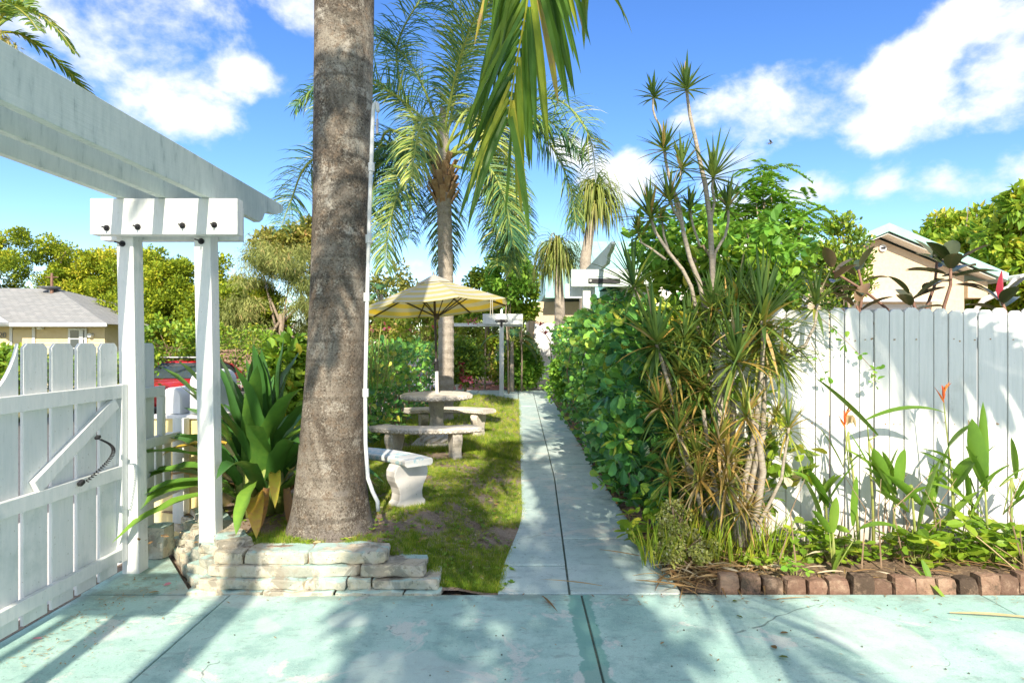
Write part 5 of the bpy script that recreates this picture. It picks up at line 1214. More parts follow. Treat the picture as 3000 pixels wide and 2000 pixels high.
# ---------------------------------------------------------------- hedges of thick round leaves
def hedge(label, x0, x1, y0, y1, ztop, n, size, seed, face, group, mat='clusia', z0=.05, tint=.42, round_=0.35, twigs=40):
    """one bush of a hedge; leaves sit near the open faces"""
    rg = np.random.default_rng(seed)
    t = thing('hedge_shrub', label, 'hedge', ((x0 + x1) / 2, (y0 + y1) / 2, 0), group)
    pos = []; nrm = []
    for _ in range(n):
        f = rg.random(); y = rg.uniform(y0, y1); dep = abs(rg.normal(0, .13))
        lump = .26 * mnoise.fractal(Vector((y * 1.3, seed * .1, 2.0)), .6, 2, 3)
        if f < .56:
            z = z0 + (ztop - z0) * rg.random() ** .9; bul = round_ * (z - z0) / (ztop - z0) * .25 + .16 * mnoise.noise(Vector((y * 2.4, z * 2.4, seed))) + lump
            if face > 0: x = x1 + bul - dep
            else: x = x0 - bul + dep
            pos.append((x, y, z)); nrm.append((face, 0, .35))
        elif f < .80:
            x = rg.uniform(x0, x1); zz = ztop + .10 * mnoise.noise(Vector((x * 2.4, y * 2.4, seed))) + lump - dep; pos.append((x, y, zz)); nrm.append((0, 0, 1))
        else:
            x = rg.uniform(x0, x1); z = z0 + (ztop - z0) * rg.random(); pos.append((x, y0 + dep - .08 * mnoise.noise(Vector((x * 3, z * 3, seed))), z)); nrm.append((0, -1, .3))
    pos = np.array(pos); nrm = np.array(nrm, float); k = len(pos)
    d = nrm * .55 + rand_unit(rg, k) * .8 + np.array([0, 0, .25]); up = nrm * .9 + rand_unit(rg, k) * .7
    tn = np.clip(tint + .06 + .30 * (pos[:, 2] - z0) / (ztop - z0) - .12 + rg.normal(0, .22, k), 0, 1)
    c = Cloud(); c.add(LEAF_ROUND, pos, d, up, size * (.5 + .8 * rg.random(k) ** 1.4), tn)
    for i in range(int(n / 70)):             # young shoots standing out of the clipped face
        y = rg.uniform(y0, y1); z = z0 + (ztop + .12 - z0) * rg.random() ** .6; fx = (x1 + .12 if face > 0 else x0 - .12) + rg.normal(0, .10) if z < ztop else rg.uniform(x0, x1); kk = 7
        b_ = rg.random() * 6 + np.arange(kk) * .9; q_ = np.tile([fx, y, z], (kk, 1)) + rg.normal(0, .03, (kk, 3)); c.add(LEAF_ROUND, q_, np.stack([np.cos(b_), np.sin(b_), rg.normal(.35, .4, kk)], 1), rand_unit(rg, kk) + np.array([face, 0, .6]), size * (.7 + .5 * rg.random(kk)), np.clip(.72 + rg.normal(0, .15, kk), 0, 1))
    obj('foliage', c, mat, t, kind='stuff')
    m = MB()
    for i in range(twigs):
        y = rg.uniform(y0 + .05, y1); x = rg.uniform(x0, x1); a = Vector((x, y, 0)); 
        tx = (x1 - .05 if face > 0 else x0 + .05) if rg.random() < .5 else rg.uniform(x0, x1)
        b = Vector((tx, y + rg.uniform(-.25, .15), rg.uniform(.5, 1) * ztop)); mid_ = a.lerp(b, .5) + Vector(rg.normal(0, .07, 3))
        m.tube([a, mid_, b], [.014, .010, .004], 5)
    obj('stem', m, 'twig', t)
HG = 'hedge bushes on the right of the path'
segs = [(4.95, 6.0, 1.12, 1.95, 1.62, 1500, .115, 'nearest hedge bush beside the path, under the dracaenas'), (6.0, 7.1, 1.08, 1.95, 1.80, 1900, .115, 'second hedge bush from the driveway, right of the path'), (7.1, 8.4, 1.08, 2.0, 1.95, 1900, .115, 'hedge bush just in front of the white arbor post'),
        (8.4, 10.0, 1.08, 2.0, 2.05, 1800, .12, 'hedge bush at the white arbor post'), (10.0, 12.2, 1.10, 2.0, 2.02, 1700, .10, 'hedge bush beyond the white arbor'), (12.2, 15.0, 1.12, 2.1, 2.0, 1500, .11, 'hedge bush two thirds along the path'), (15.0, 18.6, 1.15, 2.1, 1.95, 1400, .12, 'farthest hedge bush next to the white door')]
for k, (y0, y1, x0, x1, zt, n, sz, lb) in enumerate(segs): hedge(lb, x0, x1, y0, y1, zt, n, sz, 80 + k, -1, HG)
HL = 'hedge bushes on the left of the lawn'
for k, (y0, y1, zt, n, lb) in enumerate(((7.7, 9.6, 1.35, 1800, 'leafy hedge bush left of the stone benches'), (9.6, 12.2, 1.55, 1800, 'hedge bush behind the umbrella on the left of the lawn'), (12.2, 15.5, 1.6, 1500, 'far hedge bush on the left of the lawn'))):
    hedge(lb, -3.0, -2.12 + .06 * k, y0, y1, zt, n, .10, 95 + k, 1, HL, tint=.38)
# thin grey-leaved bush against the left hedge
m = MB(); rr = random.Random(9); tw = thing('twiggy_bush', 'fine grey-green twiggy bush right of the big trunk', 'bush', tuple(P(1130, 1200, 7.6)))
b0 = P(1105, 1195, 7.5)
for i in range(70):
    d = Vector((rr.gauss(.25, .5), rr.gauss(-.1, .4), rr.uniform(.5, 1.2))); m.strip(b0 + Vector((rr.gauss(0, .12), rr.gauss(0, .12), rr.uniform(.2, .6))), d, rr.uniform(.3, .65), .016, 5, .7, rr.uniform(.2, .8))
obj('leaf_blades', m, 'olive_leaf', tw, kind='stuff')

# ---------------------------------------------------------------- dracaena clump
dc = thing('dracaena', 'tall many-stemmed dracaena with spiky rosettes at the corner of the fence', 'plant', (1.75, 4.45, 0.05))
rr = random.Random(12)
def rosette(c, rad, n, axis=(0, 0, 1), tint=.3, tsd=.12, w=.022, spread=(8, 105), droop=.5, dead=.08, name='rosette'):
    m = MB(); ax_ = Vector(axis).normalized(); ox = ax_.orthogonal().normalized(); oy = ax_.cross(ox)
    for i in range(n):
        u = (i + .5) / n; th = math.radians(spread[0] + (spread[1] - spread[0]) * u ** 1.1 + rr.uniform(-9, 9)); ph = i * 2.39996 + rr.uniform(-.3, .3)
        d = ax_ * math.cos(th) + (ox * math.cos(ph) + oy * math.sin(ph)) * math.sin(th)
        tt = min(1, max(0, tint + rr.gauss(0, tsd) + .18 * u)); tt = rr.uniform(.75, 1) if rr.random() < dead else tt
        m.strip(Vector(c) - ax_ * .05 * u, d, rad * rr.uniform(.75, 1.12), w * rr.uniform(.8, 1.2), 5, droop * (.3 + u), tt, fold=.35, prof=lambda t: min(1, .55 + 1.2 * t) * (1 - t ** 1.9) + .01)
    return obj(name, m, 'dracaena', dc)
def stem(pts, r0, r1, mat='grey_stem', par=None, n=7):
    m = MB(); k = len(pts) - 1; m.tube(pts, [r0 + (r1 - r0) * i / k for i in range(k + 1)], n); return obj('stem', m, mat, par or dc, smooth=True)
YD = 4.75
for (px, py, R, tn, n, ax_) in ((2010, 250, 82, .10, 34, (-.1, 0, 1)), (1914, 272, 58, .08, 30, (-.1, 0, 1)), (1944, 428, 78, .12, 36, (-.15, 0, 1)), (1998, 482, 88, .2, 38, (.1, 0, 1)), (2092, 508, 118, .16, 46, (.2, 0, 1)), (1960, 580, 90, .22, 36, (-.2, -.1, 1)),
                                (1903, 628, 112, .24, 46, (-.25, 0, 1)), (2021, 604, 62, .16, 30, (.05, 0, 1)), (2133, 600, 92, .2, 40, (.1, 0, 1)), (1868, 672, 52, .2, 26, (-.2, 0, 1)), (1939, 640, 42, .15, 22, (0, 0, 1))):
    rosette(P(px, py, YD), R * YD / FPX * 1.12, n, ax_, tn + .08, .12, .028, droop=.35)
S = lambda L, Y=YD: [P(x, y, Y) for x, y in L]
stem(S([(2010, 252), (2016, 300), (2022, 340), (2036, 400), (2050, 470), (2066, 540), (2080, 640), (2086, 760), (2092, 900), (2110, 1200), (2150, 1580)]), .011, .026)
stem(S([(1914, 274), (1913, 320), (1920, 345), (1934, 370), (1942, 420)]), .008, .009)
stem(S([(1944, 430), (1952, 480), (1966, 540), (1990, 600), (2002, 680), (2022, 760), (2050, 830), (2075, 950), (2110, 1250), (2150, 1560)]), .010, .024)
stem(S([(1998, 484), (1992, 530), (1975, 560), (1978, 590), (1990, 640)]), .009, .011)
stem(S([(2092, 510), (2086, 550), (2094, 590), (2084, 640), (2086, 700)]), .010, .012)
stem(S([(1960, 582), (1976, 620), (1995, 650), (2005, 700)]), .010, .012)
stem(S([(1903, 630), (1920, 680), (1960, 740), (2000, 790), (2025, 840), (2060, 1000), (2110, 1300)]), .011, .018)
stem(S([(2021, 606), (2030, 660), (2050, 720)]), .008, .010)
stem(S([(2133, 602), (2134, 650), (2125, 690), (2095, 740), (2090, 800)]), .010, .012)
stem(S([(1868, 674), (1878, 710), (1910, 730), (1950, 760)]), .007, .010)
stem(S([(1939, 642), (1945, 690), (1960, 740)]), .007, .010)
big = [(1923, 1001, 165, .34, 60, (-.2, -.3, 1), 4.55, .026), (1857, 832, 150, .28, 44, (-.15, -.1, 1), 4.8, .024), (2234, 935, 215, .34, 64, (.05, -.2, 1), 4.5, .026), (2158, 1050, 175, .46, 60, (-.2, -.4, .8), 4.4, .024), (2392, 886, 110, .52, 34, (.1, -.1, 1), 4.55, .022),
       (2245, 1010, 185, .72, 56, (.6, -.3, -.1), 4.5, .020), (2132, 1348, 120, .78, 54, (.1, -.5, .7), 4.3, .018), (1933, 1185, 105, .66, 46, (-.2, -.4, 1), 4.5, .017), (1985, 1265, 100, .55, 44, (-.1, -.4, 1), 4.45, .017), (2135, 1420, 115, .82, 46, (.1, -.5, .5), 4.28, .017),
       (2090, 900, 120, .40, 44, (.1, -.3, 1), 4.6, .022), (2040, 1330, 90, .6, 40, (-.3, -.4, 1), 4.4, .016), (2060, 1130, 120, .42, 44, (-.2, -.3, 1), 4.55, .02), (2190, 1210, 110, .62, 40, (.2, -.4, .8), 4.35, .018), (2000, 1090, 130, .4, 44, (-.3, -.3, 1), 4.6, .02), (2110, 1290, 110, .8, 44, (.1, -.4, .6), 4.35, .017), (2050, 1400, 110, .85, 44, (-.2, -.4, .5), 4.35, .016), (2190, 1490, 100, .9, 40, (.2, -.4, .3), 4.3, .016), (2160, 870, 130, .35, 44, (.1, -.2, 1), 4.7, .022), (2020, 970, 120, .35, 40, (-.1, -.2, 1), 4.7, .02), (1960, 1390, 90, .5, 36, (-.2, -.4, .8), 4.45, .016), (2300, 1060, 120, .75, 40, (.5, -.3, .2), 4.45, .018)]
for i in range(18):
    big.append((rr.uniform(1930, 2290), rr.uniform(900, 1480), rr.uniform(80, 135), rr.uniform(.2, .85), 38, (rr.uniform(-.3, .3), -.3, rr.uniform(.4, 1)), rr.uniform(4.45, 4.85), .017))
for (px, py, R, tn, n, ax_, Y, w) in big: rosette(P(px, py, Y), R * Y / FPX * 1.1, n, ax_, tn * (.62 if py < 1120 else .82), .11 if py < 1120 else .18, w * 1.35, spread=(6, 125), droop=.75, dead=.07 if py < 1120 else .16)
rosette(P(2311, 1250, 4.38), 125 * 4.38 / FPX, 44, (.05, -.25, 1), .5, .1, .017, spread=(15, 118), droop=1.3)
for (L, Y, a, b) in (([(2311, 1252), (2306, 1290), (2296, 1350), (2290, 1400), (2262, 1460), (2225, 1530), (2200, 1590)], 4.36, .009, .014), ([(2395, 890), (2388, 950), (2360, 1010), (2310, 1040), (2262, 1072), (2242, 1110), (2236, 1250), (2215, 1420), (2190, 1600)], 4.5, .009, .020),
                     ([(2234, 940), (2236, 1010), (2230, 1090), (2215, 1250), (2180, 1420), (2150, 1600)], 4.45, .014, .026), ([(2158, 1055), (2185, 1140), (2205, 1230), (2225, 1300), (2200, 1420), (2175, 1600)], 4.42, .012, .022), ([(1923, 1005), (1940, 1060), (1962, 1140), (1985, 1240), (2020, 1380), (2080, 1560)], 4.55, .012, .02),
                     ([(1857, 835), (1880, 900), (1930, 1010), (1990, 1180), (2050, 1400), (2110, 1580)], 4.8, .011, .02), ([(2132, 1350), (2140, 1420), (2160, 1500), (2170, 1600)], 4.32, .010, .014), ([(2105, 1130), (2110, 1300), (2118, 1450), (2120, 1600)], 4.6, .03, .036), ([(2150, 1120), (2145, 1300), (2140, 1460), (2135, 1600)], 4.65, .022, .03),
                     ([(2060, 1200), (2080, 1350), (2110, 1500), (2120, 1600)], 4.5, .014, .018), ([(2240, 1260), (2225, 1300), (2235, 1380), (2220, 1480), (2195, 1600)], 4.4, .022, .028), ([(1985, 1270), (1995, 1330), (2040, 1400), (2100, 1440), (2140, 1480)], 4.45, .009, .012)):
    stem([P(x, y, Y) for x, y in L], a, b)

ub = thing('corner_shrub', 'dense round-leaved shrub filling in behind the dracaena stems at the path corner', 'shrub', (1.5, 4.9, 0))
rgn = np.random.default_rng(66); c = Cloud()
cs = np.array([P(rgn.uniform(1770, 2130), rgn.uniform(880, 1480), rgn.uniform(4.72, 5.0)) for _ in range(80)])
fill_clumps(c, rgn, cs, .12, 16, .10, LEAF_ROUND, .42, .25)
obj('foliage', c, 'clusia', ub, kind='stuff')
c = Cloud(); fill_clumps(c, rgn, np.array([P(rgn.uniform(1900, 2290), rgn.uniform(900, 1540), rgn.uniform(4.6, 4.9)) for _ in range(60)]), .11, 16, .085, LEAF_OVAL, .4, .25); obj('foliage', c, 'bright_leaf', ub, kind='stuff')
for k in range(10): stem([Vector((rr.uniform(1.2, 1.9), 4.85, 0)), Vector((rr.uniform(1.1, 1.9), 4.85, .8)), Vector((rr.uniform(1.0, 1.9), 4.85, 1.5))], .012, .006, 'twig', ub)
# broad bright leaves of a scheffler-like climber through the dracaena
vg = thing('umbrella_tree', 'climbing shrub with drooping bright yellow-green leaflets above the hedge', 'shrub', (2.0, 5.2, 0))
rgn = np.random.default_rng(70); c = Cloud()
def whorl(px, py, Y, n, size, tint, templ=LEAF_OVAL, spread=.9, drop=.75):
    q = np.array(P(px, py, Y)); a = np.arange(n) * 6.283 / n + rgn.random() * 6; d = np.stack([np.cos(a) * spread, np.sin(a) * spread, -drop + rgn.normal(0, .2, n)], 1)
    c.add(templ, np.tile(q, (n, 1)) + d * size * .25, d, np.tile([0, 0, 1.0], (n, 1)) + rgn.normal(0, .2, (n, 3)), size * (.8 + .4 * rgn.random(n)), np.clip(tint + rgn.normal(0, .12, n), 0, 1), .72)
for (px, py) in ((2010, 800), (2050, 870), (2000, 880), (2090, 760), (2140, 740), (2190, 740), (2230, 760), (2280, 790), (2330, 740), (2150, 830), (2200, 850), (2260, 880), (2100, 950), (2040, 960), (1960, 720), (2000, 690), (2060, 660), (2300, 850), (2350, 830), (2330, 900), (2130, 700), (2080, 840), (1970, 790), (2220, 720), (2060, 740), (2170, 780), (2250, 830), (2120, 890), (1990, 740), (2300, 760)):
    whorl(px + rgn.normal(0, 12), py + rgn.normal(0, 12), 5.3 + rgn.random() * .5, 6, .17, .55 + .3 * rgn.random())
fill_clumps(c, rgn, np.array([P(px, py, 5.6) for px, py in ((1960, 780), (2040, 800), (2130, 820), (2220, 850), (2310, 860), (1980, 860), (2080, 900), (2200, 930), (2340, 800), (1920, 840), (2120, 760), (2000, 950), (1900, 900), (2150, 990), (2050, 1030), (2240, 960), (1950, 1030))]), .22, 55, .10, LEAF_OVAL, .4, .2)
obj('foliage', c, 'bright_leaf', vg, kind='stuff')
c = Cloud(); fill_clumps(c, rgn, np.array([P(rgn.uniform(1880, 2330), rgn.uniform(640, 860), rgn.uniform(5.4, 6.0)) for _ in range(46)]), .17, 42, .10, LEAF_OVAL, .5, .2); obj('foliage', c, 'fresh_leaf', vg, kind='stuff')
for L in ([(2130, 800), (2140, 950), (2130, 1200), (2120, 1500)], [(2240, 830), (2200, 1000), (2170, 1250), (2150, 1500)], [(2020, 870), (2060, 1050), (2100, 1300)], [(2090, 770), (2060, 720), (2030, 730), (2040, 800), (2110, 900)]): stem(S(L, 5.45), .012, .02, 'bark', vg)

# airy tree over the fence
at_ = thing('feathery_tree', 'light green feathery-leaved tree behind the dracaena, above the house roof', 'tree', (5, 8.6, 0))
rgn = np.random.default_rng(71); c = Cloud(); m = MB(); tips = []
base = P(2260, 1000, 8.6)
for (px, py) in ((2230, 515), (2260, 530), (2210, 560), (2240, 590), (2200, 620), (2150, 610), (2130, 650), (2180, 660), (2230, 650), (2280, 640), (2320, 620), (2350, 650), (2300, 680), (2250, 700), (2340, 690), (2200, 710), (2150, 700), (2110, 720), (2060, 720), (2270, 575), (2300, 730), (2120, 590), (2360, 640)):
    tips.append(P(px, py, 8.6 + rgn.normal(0, .5)))
for q in tips:
    mid_ = base.lerp(q, .55) + Vector((0, 0, .2)); m.tube([base + Vector((0, 0, rgn.random() * .8)), mid_, q], [.03, .016, .006], 5)
    for i in range(11):                      # compound leaves: pinnate rows of leaflets
        a = rgn.random() * 6.283; d = Vector((math.cos(a), math.sin(a), rgn.uniform(-.35, .35))).normalized(); L = rgn.uniform(.25, .5); s = d.cross(Vector((0, 0, 1))).normalized(); k = 11
        o = q + Vector(rgn.normal(0, .12, 3)); tt = np.arange(1, k + 1) / k
        sp = np.array(o)[None] + np.outer(tt * L, np.array(d)) - np.outer(tt ** 2 * L * .35, [0, 0, 1])
        for sd in (-1, 1): c.add(LEAF_DIAMOND, sp, np.tile(np.array(s) * sd + np.array(d) * .5 + np.array([0, 0, -.25]), (k, 1)), np.tile([0, 0, 1.0], (k, 1)) + rgn.normal(0, .25, (k, 3)), .105, np.clip(.6 + rgn.normal(0, .18, k), 0, 1))
obj('crown', c, 'fresh_leaf', at_, kind='stuff'); m.tube([Vector((base.x, base.y, 0)), base, base + Vector((-.1, 0, .9))], [.07, .05, .03], 8); obj('trunk', m, 'bark', at_, smooth=True)
# small-leaved shrub before the gable
tree('upright small-leaved shrub in front of the beige gable', P(2465, 790, 8.2)[:], (.30, .30, .70), (P(2480, 1000, 8.2).x, 8.2, 0), 'mixed_leaf', 72, 60, .17, 60, .06, LEAF_OVAL, .03, 'slender_shrub', 'shrub', lower=-1, tint=.5, grav=-.8)
# big row of yellow-green shrubs at the right edge
for k, (px, py, rx, rz, lb) in enumerate(((2800, 760, 1.0, 1.2, 'yellow-green shrub right of the gable, nearest the house'), (2895, 775, 1.0, 1.2, 'yellow-green leafy shrub behind the fence near the right edge'), (3020, 760, .9, 1.35, 'tall yellow-green shrub at the right edge of the view'))):
    q = Vector((0, (17.5, 15.0, 13.2)[k], 0))
    t = tree(lb, tuple(P(px, py, q.y)), (rx, .7, rz), (P(px, 1000, q.y).x, q.y, 0), 'bright_leaf', 74 + k, 60, .30, 110, .22, LEAF_DIAMOND, .045, 'croton_shrub', 'shrub', 'yellow-green shrubs at the right edge', lower=-1.0, tint=.72, grav=.1, nl=16)
    m = MB()
    for i in range(5):
        a = P(px + (i - 2) * 35, 760, q.y); m.tube([a, a + Vector((.05, 0, rr.uniform(.5, 1.0))), a + Vector((rr.uniform(.0, .2), 0, rr.uniform(1.1, 1.6)))], [.02, .014, .004], 5)
    obj('bare_shoot', m, 'bark', t)

# rubber plants peering over the fence
def rubber(label, px, py, Y, n, L, foot, tint=.4, bud=False, seed=0):
    rg = random.Random(seed); q = P(px, py, Y); t = thing('rubber_plant', label, 'plant', (P(*foot, Y).x, Y, 0), 'rubber plants behind the fence')
    stem([P(*foot, Y) + Vector((0, 0, -1.2)), P(*foot, Y), (P(*foot, Y)).lerp(q, .5) + Vector((.03, 0, 0)), q], .017, .011, 'red_stem', t)
    for i in range(n):
        u = i / n; a = i * 2.39996 + seed; el = math.radians(48 - 66 * u); d = Vector((math.cos(a) * math.cos(el), .8 * math.sin(a) * math.cos(el), math.sin(el)))
        m = MB(); m.strip(q - Vector((0, 0, .22 * u)), d, .05, .006, 2, 0, .9); m.strip(q - Vector((0, 0, .22 * u)) + d * .045, d, L * rg.uniform(.85, 1.12), L * .43, 8, .45, min(1, max(0, tint + rg.gauss(0, .2))), fold=.35, prof=lambda t_: math.sin(min(1, t_ * 1.02 + .04) * math.pi) ** .55 + .02)
        obj('leaf', m, 'rubber_leaf', t, smooth=True)
    if bud:
        m = MB(); m.strip(q, (-.15, -.2, 1), .26, .07, 6, 0, .4, fold=.8, roll=.6); obj('bud_sheath', m, 'red_sheath', t)
rubber('dark rubber plant with the tallest spread of leaves above the fence', 2785, 770, 5.3, 12, .30, (2765, 900), .30, seed=1)
rubber('rubber plant shoot leaning just left of the tallest rubber plant', 2745, 765, 5.5, 6, .24, (2715, 900), .5, seed=2)
rubber('small rubber plant rising over the middle of the fence', 2672, 872, 5.0, 8, .24, (2676, 960), .6, seed=3)
rubber('rubber plant at the left end of the fence beside the slender shrub', 2440, 795, 5.4, 8, .25, (2600, 905), .75, seed=4)
rubber('rubber plant shoot above the white fence in front of the slender shrub', 2515, 790, 5.4, 6, .20, (2520, 905), .65, seed=5)
rubber('rubber plant with pink bud sheath at the right end of the fence', 2935, 880, 5.1, 9, .27, (2940, 960), .6, True, seed=6)
rubber('low rubber plant leaves resting on the fence top', 2510, 895, 5.2, 7, .26, (2515, 1000), .8, seed=7)

# ---------------------------------------------------------------- heliconias and ground plants before the fence
rr = random.Random(33)
def heli(label, px, foot_py, leaves, Y=4.4, stems=1, top=None):
    t = thing('heliconia', label, 'plant', (P(px, foot_py, Y).x, Y, .05), 'heliconias along the fence')
    f0 = Vector((P(px, foot_py, Y).x, Y, .03)); tp = P(*top, Y) if top else f0 + Vector((0, 0, .8))
    stem([f0, f0.lerp(tp, .5) + Vector((.01, 0, 0)), tp], .012, .006, 'green_stem', t)
    for (x0, y0, x1, y1, w, dr, tn) in leaves:
        a = P(x0, y0, Y); b = P(x1, y1, Y - .08); d = b - a; L = d.length
        m = MB(); m.strip(a, d + Vector((0, 0, dr * L * .5)), L * 1.06, w, 9, dr, tn, fold=.4, prof=lambda t_: math.sin(min(1, t_ * .97 + .05) * math.pi) ** .6 + .02, side=Vector((0, 1, .25)).cross(d) + Vector((0, rr.uniform(-.6, .6), 0)) if False else None, roll=rr.uniform(-.7, .7)); obj('leaf', m, 'heliconia', t, smooth=True)
        stem([tp if y0 < foot_py - 120 else f0, a], .006, .003, 'green_stem', t)
    return t
heli('tall heliconia with two long leaves crossing the white fence', 2560, 1640, [(2570, 1275, 2395, 1118, .065, .15, .25), (2540, 1230, 2770, 1240, .075, .9, .35), (2600, 1450, 2560, 1320, .10, .2, .45), (2630, 1480, 2530, 1320, .06, .2, .4)], 4.42, top=(2545, 1290))
heli('heliconia with broad upright leaf in the middle of the bed', 2680, 1640, [(2690, 1560, 2760, 1345, .105, .25, .6), (2640, 1430, 2650, 1320, .10, .9, .5), (2700, 1480, 2600, 1400, .07, .3, .5), (2650, 1470, 2720, 1430, .08, .5, .55), (2660, 1500, 2560, 1440, .07, .3, .65)], 4.38, top=(2670, 1420))
heli('heliconia beneath the upper orange flower', 2790, 1630, [(2780, 1310, 2850, 1248, .10, .3, .35), (2785, 1350, 2705, 1325, .06, .5, .45), (2795, 1430, 2862, 1340, .13, .2, .35), (2770, 1420, 2735, 1400, .05, .3, .5), (2800, 1500, 2710, 1480, .08, .5, .6)], 4.4, top=(2788, 1400))
heli('heliconia with dark folded leaves close to the right edge', 2890, 1640, [(2885, 1420, 2850, 1235, .11, -.1, .30), (2885, 1435, 2880, 1190, .06, .0, .4), (2870, 1430, 2960, 1365, .09, .3, .55), (2890, 1440, 2830, 1310, .07, .1, .5)], 4.36, top=(2886, 1430))
heli('heliconia with orange flower near the dracaena', 2520, 1640, [(2490, 1270, 2550, 1380, .035, .2, .4), (2470, 1370, 2400, 1260, .05, .4, .3), (2500, 1540, 2510, 1400, .05, .1, .5), (2490, 1360, 2530, 1335, .05, .9, .35)], 4.4, top=(2485, 1265))
heli('young heliconia shoots low in the bed by the dracaena', 2440, 1640, [(2440, 1560, 2450, 1460, .06, .1, .7), (2430, 1560, 2380, 1500, .05, .5, .5), (2445, 1680, 2472, 1605, .09, .1, .62), (2520, 1550, 2630, 1560, .08, .9, .5)], 4.2, top=(2440, 1560))
for k, (px, lb) in enumerate(((2610, 'leafy heliconia stems between the two orange flowers'), (2740, 'heliconia shoots left of the upper orange flower stalk'), (2850, 'tall heliconia shoots left of the dark folded leaves'), (2955, 'heliconia shoots at the right edge of the bed'), (2420, 'thin heliconia shoots just right of the dracaena'))):
    lv = []
    for i in range(6):
        x0 = px + rr.uniform(-30, 30); y0 = rr.uniform(1400, 1560); a_ = rr.uniform(-1.1, 1.1); L_ = rr.uniform(80, 170); lv.append((x0, y0, x0 + L_ * math.sin(a_), y0 - L_ * math.cos(a_), rr.uniform(.04, .085), rr.uniform(.1, .7), rr.uniform(.2, .8)))
    heli(lb, px, 1640, lv, 4.44, top=(px + rr.uniform(-15, 15), 1400))
def heliflower(label, px, py, Y, s, foot):
    t = thing('heliconia_flower', label, 'flower', P(px, py, Y)[:], 'orange heliconia flowers'); q = P(px, py, Y)
    stem([P(*foot, Y), P(*foot, Y).lerp(q, .6), q], .005, .004, 'green_stem', t)
    m = MB()
    for i in range(7):
        a = -1 + 2 * i / 6; m.strip(q + Vector((0, 0, .012 * i * s)), (a * .8, -.3 * math.cos(i * 3), 1), .10 * s * rr.uniform(.7, 1.1), .022, 4, -.2, rr.uniform(.2, .9), fold=.8)
    obj('bract', m, 'flower_red', t)
heliflower('upper orange heliconia flower on a tall thin stalk against the fence', 2765, 1180, 4.42, 1.15, (2790, 1420))
heliflower('lower orange-red heliconia flower beside a dried bloom', 2476, 1255, 4.40, 1.2, (2490, 1400))
m = MB()
for i in range(9): m.strip(P(2490 + rr.uniform(-8, 8), 1215, 4.42), (rr.uniform(-.4, .4), 0, -1), rr.uniform(.06, .12), .03, 4, .3, rr.uniform(.6, 1), roll=rr.uniform(-1, 1))
tag(obj('dried_bloom', m, 'dry_litter'), 'dried papery heliconia bloom next to the lower orange flower', 'flower')
m = MB()
for i in range(12): m.strip(P(2838 + rr.uniform(-10, 10), 1225 + i * 5, 4.41), (rr.uniform(-.3, .5), -.2, -1), rr.uniform(.08, .16), .03, 4, .3, rr.uniform(.6, 1), roll=rr.uniform(-1, 1))
tag(obj('dried_leaf', m, 'dry_litter'), 'shrivelled brown leaf hanging by the dark folded heliconia', 'leaf')
# thin brown stalks and dry stems standing in the bed
m = MB()
for i in range(46):
    x = rr.uniform(1.75, 4.6); y = rr.uniform(4.2, 4.62); h = rr.uniform(.2, .75); m.tube([(x, y, .04), (x + rr.gauss(0, .05), y, .04 + h * .6), (x + rr.gauss(0, .12), y - rr.uniform(0, .05), .04 + h)], [.006, .004, .002], 5)
tag(obj('dry_stems', m, 'twig', kind='stuff'), 'thin brown dry stems standing among the heliconias', 'plant')
# leafy ground plants
def ground_plant(label, px, py, Y, n, size, seed, mat='bright_leaf', spread=.22, h=.28, tint=.55, templ=LEAF_OVAL, grp='leafy ground plants in the bed', cat='plant'):
    rg = np.random.default_rng(seed); q = P(px, py, Y); q.z = .05; t = thing('ground_plant', label, cat, q[:], grp); c = Cloud(); m = MB(); k = 0
    for i in range(n):
        a = rg.random() * 6.283; R = spread * rg.random() ** .5; tip_ = Vector((q.x + R * math.cos(a), q.y + R * .7 * math.sin(a), .06 + h * rg.random()))
        m.tube([q + Vector((R * .3 * math.cos(a), 0, 0)), tip_], [.004, .002], 4); kk = 4; b = np.arange(kk) * 1.57 + a
        c.add(templ, np.tile(np.array(tip_), (kk, 1)), np.stack([np.cos(b), np.sin(b), rg.normal(.05, .3, kk)], 1), np.tile([0, 0, 1.0], (kk, 1)) + rg.normal(0, .35, (kk, 3)), size * (.7 + .6 * rg.random(kk)), np.clip(tint + rg.normal(0, .16, kk), 0, 1))
    obj('foliage', c, mat, t, kind='stuff'); obj('stem', m, 'green_stem', t)
for k, (px, Y, n, sz, sp, h, lb) in enumerate(((2355, 4.40, 26, .085, .17, .30, 'bright leafy ground plant right of the dracaena base'), (2440, 4.36, 20, .09, .16, .22, 'low ground plant below the young heliconia shoots'), (2560, 4.40, 16, .07, .18, .14, 'sparse ground plant behind the dark bricks'), (2690, 4.34, 26, .10, .20, .22, 'leafy ground plant under the broad upright heliconia leaf'),
                                             (2800, 4.36, 26, .11, .20, .30, 'leafy ground plant below the upper orange flower'), (2900, 4.36, 24, .10, .18, .28, 'pale leafy ground plant near the right edge of the bed'), (2985, 4.36, 20, .10, .16, .22, 'ground plant at the far right end of the bed'), (2240, 4.24, 14, .05, .14, .08, 'tiny clover-like plant by the first bricks'), (3090, 4.36, 20, .10, .2, .25, 'ground plant past the right edge of the view'))):
    ground_plant(lb, px, 1600, Y, n, sz, 110 + k, spread=sp, h=h)
ground_plant('little round-leaved seedling spilling over the bricks', 2330, 1600, 4.06, 7, .055, 130, 'fresh_leaf', .08, .12, .7)
ground_plant('round-leaved sprig at the corner of the path', 1870, 1500, 4.75, 6, .12, 131, 'bright_leaf', .14, .30, .7)
